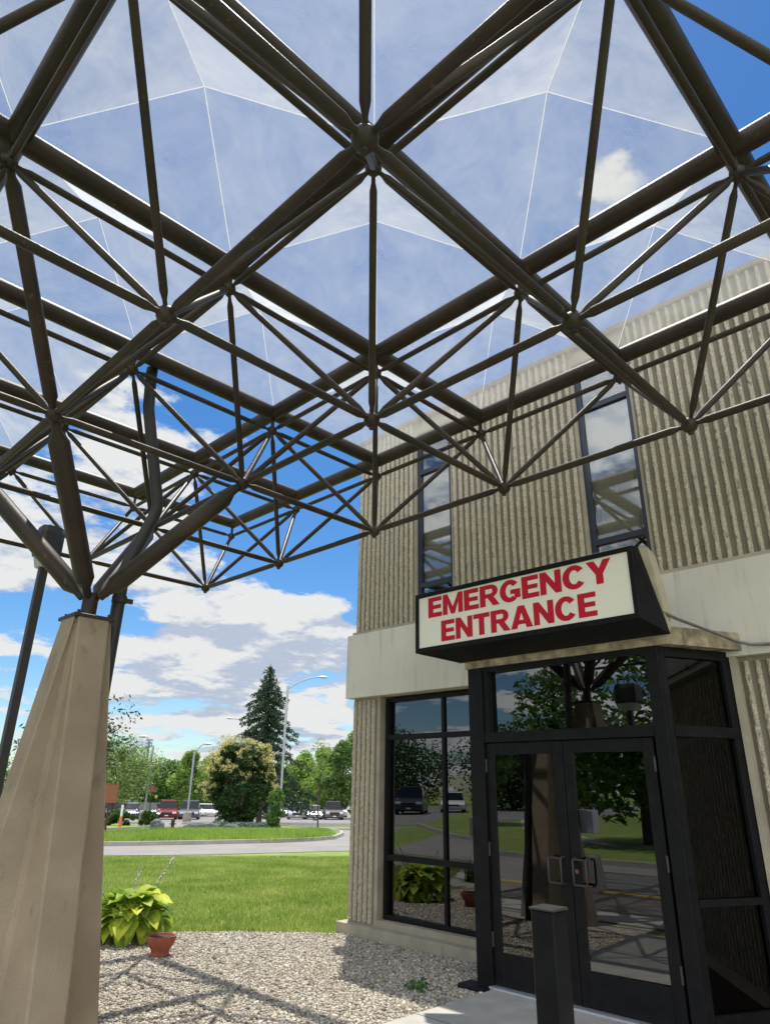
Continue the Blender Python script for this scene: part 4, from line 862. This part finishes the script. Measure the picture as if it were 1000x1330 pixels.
def lily(x, y, n, h, label):
    t = Thing('daylily_plant', (x, y, 0), label, 'plant'); rn = random.Random(int(x*10)); V = []; F = []
    for k in range(n):
        a = rn.random()*6.28; d = Vector((math.cos(a), math.sin(a), 0)); s = Vector((-d.y, d.x, 0)); p = Vector((x+rn.uniform(-.15, .15), y+rn.uniform(-.15, .15), 0)); Lh = h*rn.uniform(.7, 1.25); o = len(V); el = math.radians(rn.uniform(62, 85))
        for i in range(7):
            w_ = .011*(1-i/6.4); V += [p-s*w_, p+s*w_]; p = p+(d*math.cos(el)+Vector((0, 0, math.sin(el))))*Lh/5; el -= rn.uniform(.2, .42)
            if i: F.append((o+2*i-2, o+2*i-1, o+2*i+1, o+2*i))
    t.nppart('leaves', np.array([v[:] for v in V]), np.array(F), LF['lily'])
lily(3.1, 9.35, 130, .62, 'clump of strap leaved daylilies behind the hosta'); lily(2.5, 8.6, 130, .6, 'daylily clump between the pole lamp and the pedestal'); lily(1.95, 9.5, 120, .6, 'daylily clump left of the pole lamp'); lily(2.75, 7.15, 0+70, .45, 'small daylily clump right behind the pedestal')
def pot(x, y, s, label):
    t = Thing('flower_pot', (x, y, 0), label, 'pot'); t.part(MB().lathe([(.095*s, 0), (.10*s, .015), (.092*s, .03), (.095*s, .06), (.13*s, .105), (.15*s, .15), (.155*s, .19), (.14*s, .19), (.132*s, .17), (.01, .165)], (x, y, 0.01), 28), 'bowl', TERRA, True)
    t.part(MB().lathe([(.131*s, .155), (.128*s, .174), (.06, .176), (.001, .174)], (x, y, .01), 20), 'soil', SOIL, True)
pot(4.31, 7.56, 1.0, 'small terracotta pot standing before the hosta'); pot(2.9, 6.35, 1.0, 'terracotta pot hard behind the pedestal mirrored in the left door')
# weed in the shaded gravel
wx, wy = 5.35, 4.85
t = Thing('weed', (wx, wy, 0), 'small green weed growing in the shaded gravel by the doors', 'plant'); V, F = leaves([(wx+.07*math.cos(a), wy+.07*math.sin(a), .06) for a in range(6)], [.05]*6, 46, .022); t.nppart('leaves', V, F, LF['lily'])
# ------------------------------------------------------------------ pebbles and grass
def inpoly(P, poly):
    x, y = P[:, 0], P[:, 1]; ins = np.zeros(len(P), bool); j = len(poly)-1
    for i in range(len(poly)):
        xi, yi = poly[i]; xj, yj = poly[j]
        c = ((yi > y) != (yj > y)) & (x < (xj-xi)*(y-yi)/(yj-yi+1e-12)+xi); ins ^= c; j = i
    return ins
n = 52000; P = np.stack([RNG.uniform(2.6, 6.6, n), RNG.uniform(4.38, 9.2, n)], 1); P = P[inpoly(P, GB)]; P = P[~((P[:, 0] > 6.56) & (P[:, 1] > 4.6))]
bm = bmesh.new(); bmesh.ops.create_icosphere(bm, subdivisions=1, radius=1); iv = np.array([v.co[:] for v in bm.verts]); fi = np.array([[q.index for q in f.verts] for f in bm.faces]); bm.free()
n = len(P); sz = RNG.uniform(.006, .0145, n)*(1+.5*(RNG.random(n) > .93)); a = RNG.random(n)*6.283; sc = RNG.uniform(.75, 1.3, (n, 3)); sc[:, 2] = RNG.uniform(.45, .8, n)
q = iv[None]*sc[:, None]*sz[:, None, None]*(1+.12*RNG.normal(size=(n, len(iv), 1))); ca, sa = np.cos(a)[:, None], np.sin(a)[:, None]
V = np.stack([q[..., 0]*ca-q[..., 1]*sa+P[:, :1], q[..., 0]*sa+q[..., 1]*ca+P[:, 1:], q[..., 2]+.006+sz[:, None]*.45], -1).reshape(-1, 3)
F = (fi[None]+(np.arange(n)*len(iv))[:, None, None]).reshape(-1, 3)
tag(npmesh('gravel_pebbles', V, F, PEB, None, True), None, None, None, 'stuff')
def blades(name, P, h, w, m, lean=.5):
    n = len(P); a = RNG.random(n)*6.283; hh = h*(.5+RNG.random(n)); ww = w*(.6+.8*RNG.random(n)); zz = -K*np.maximum(0, .6*P[:, 0]+.8*P[:, 1]-12); b_ = RNG.random(n)*6.283; ln_ = lean*hh*RNG.random(n)
    X, Y = P[:, 0], P[:, 1]
    V = np.stack([np.stack([X-np.cos(a)*ww, Y-np.sin(a)*ww, zz-.005], 1), np.stack([X+np.cos(a)*ww, Y+np.sin(a)*ww, zz-.005], 1), np.stack([X+np.cos(b_)*ln_, Y+np.sin(b_)*ln_, zz+hh], 1)], 1).reshape(-1, 3)
    return npmesh(name, V, np.arange(3*n).reshape(n, 3), m)
def crpts(n, c0, c1, r0, r1, pw=1.0):
    c = c0+(c1-c0)*RNG.random(n)**pw; r = RNG.uniform(r0, r1, n); return np.stack([.6*c+.8*r, .8*c-.6*r], 1)
P = crpts(210000, 9.2, 22.4, -6.4, 2.6, 1.5); P = P[~inpoly(P, GB)]; P = P[~((P[:, 0] > 6.5) & (P[:, 1] < 7.4))]
tag(blades('lawn_grass', P, .05, .006, LF['lawn'], .8), None, None, None, 'stuff')
P = crpts(60000, 26.5, 42, -12, 3.0); P = P[inpoly(np.stack([.6*P[:, 0]+.8*P[:, 1], .8*P[:, 0]-.6*P[:, 1]], 1), [(c+.3 if c < 30 else c-.5, r-.15) for c, r in IS])]
o = blades('island_grass', P, .17, .010, LF['grassy'], .5); o.location.z = .1; tag(o, None, None, None, 'stuff')
P = crpts(9000, 42.3, 44, -8.0, 2.5)
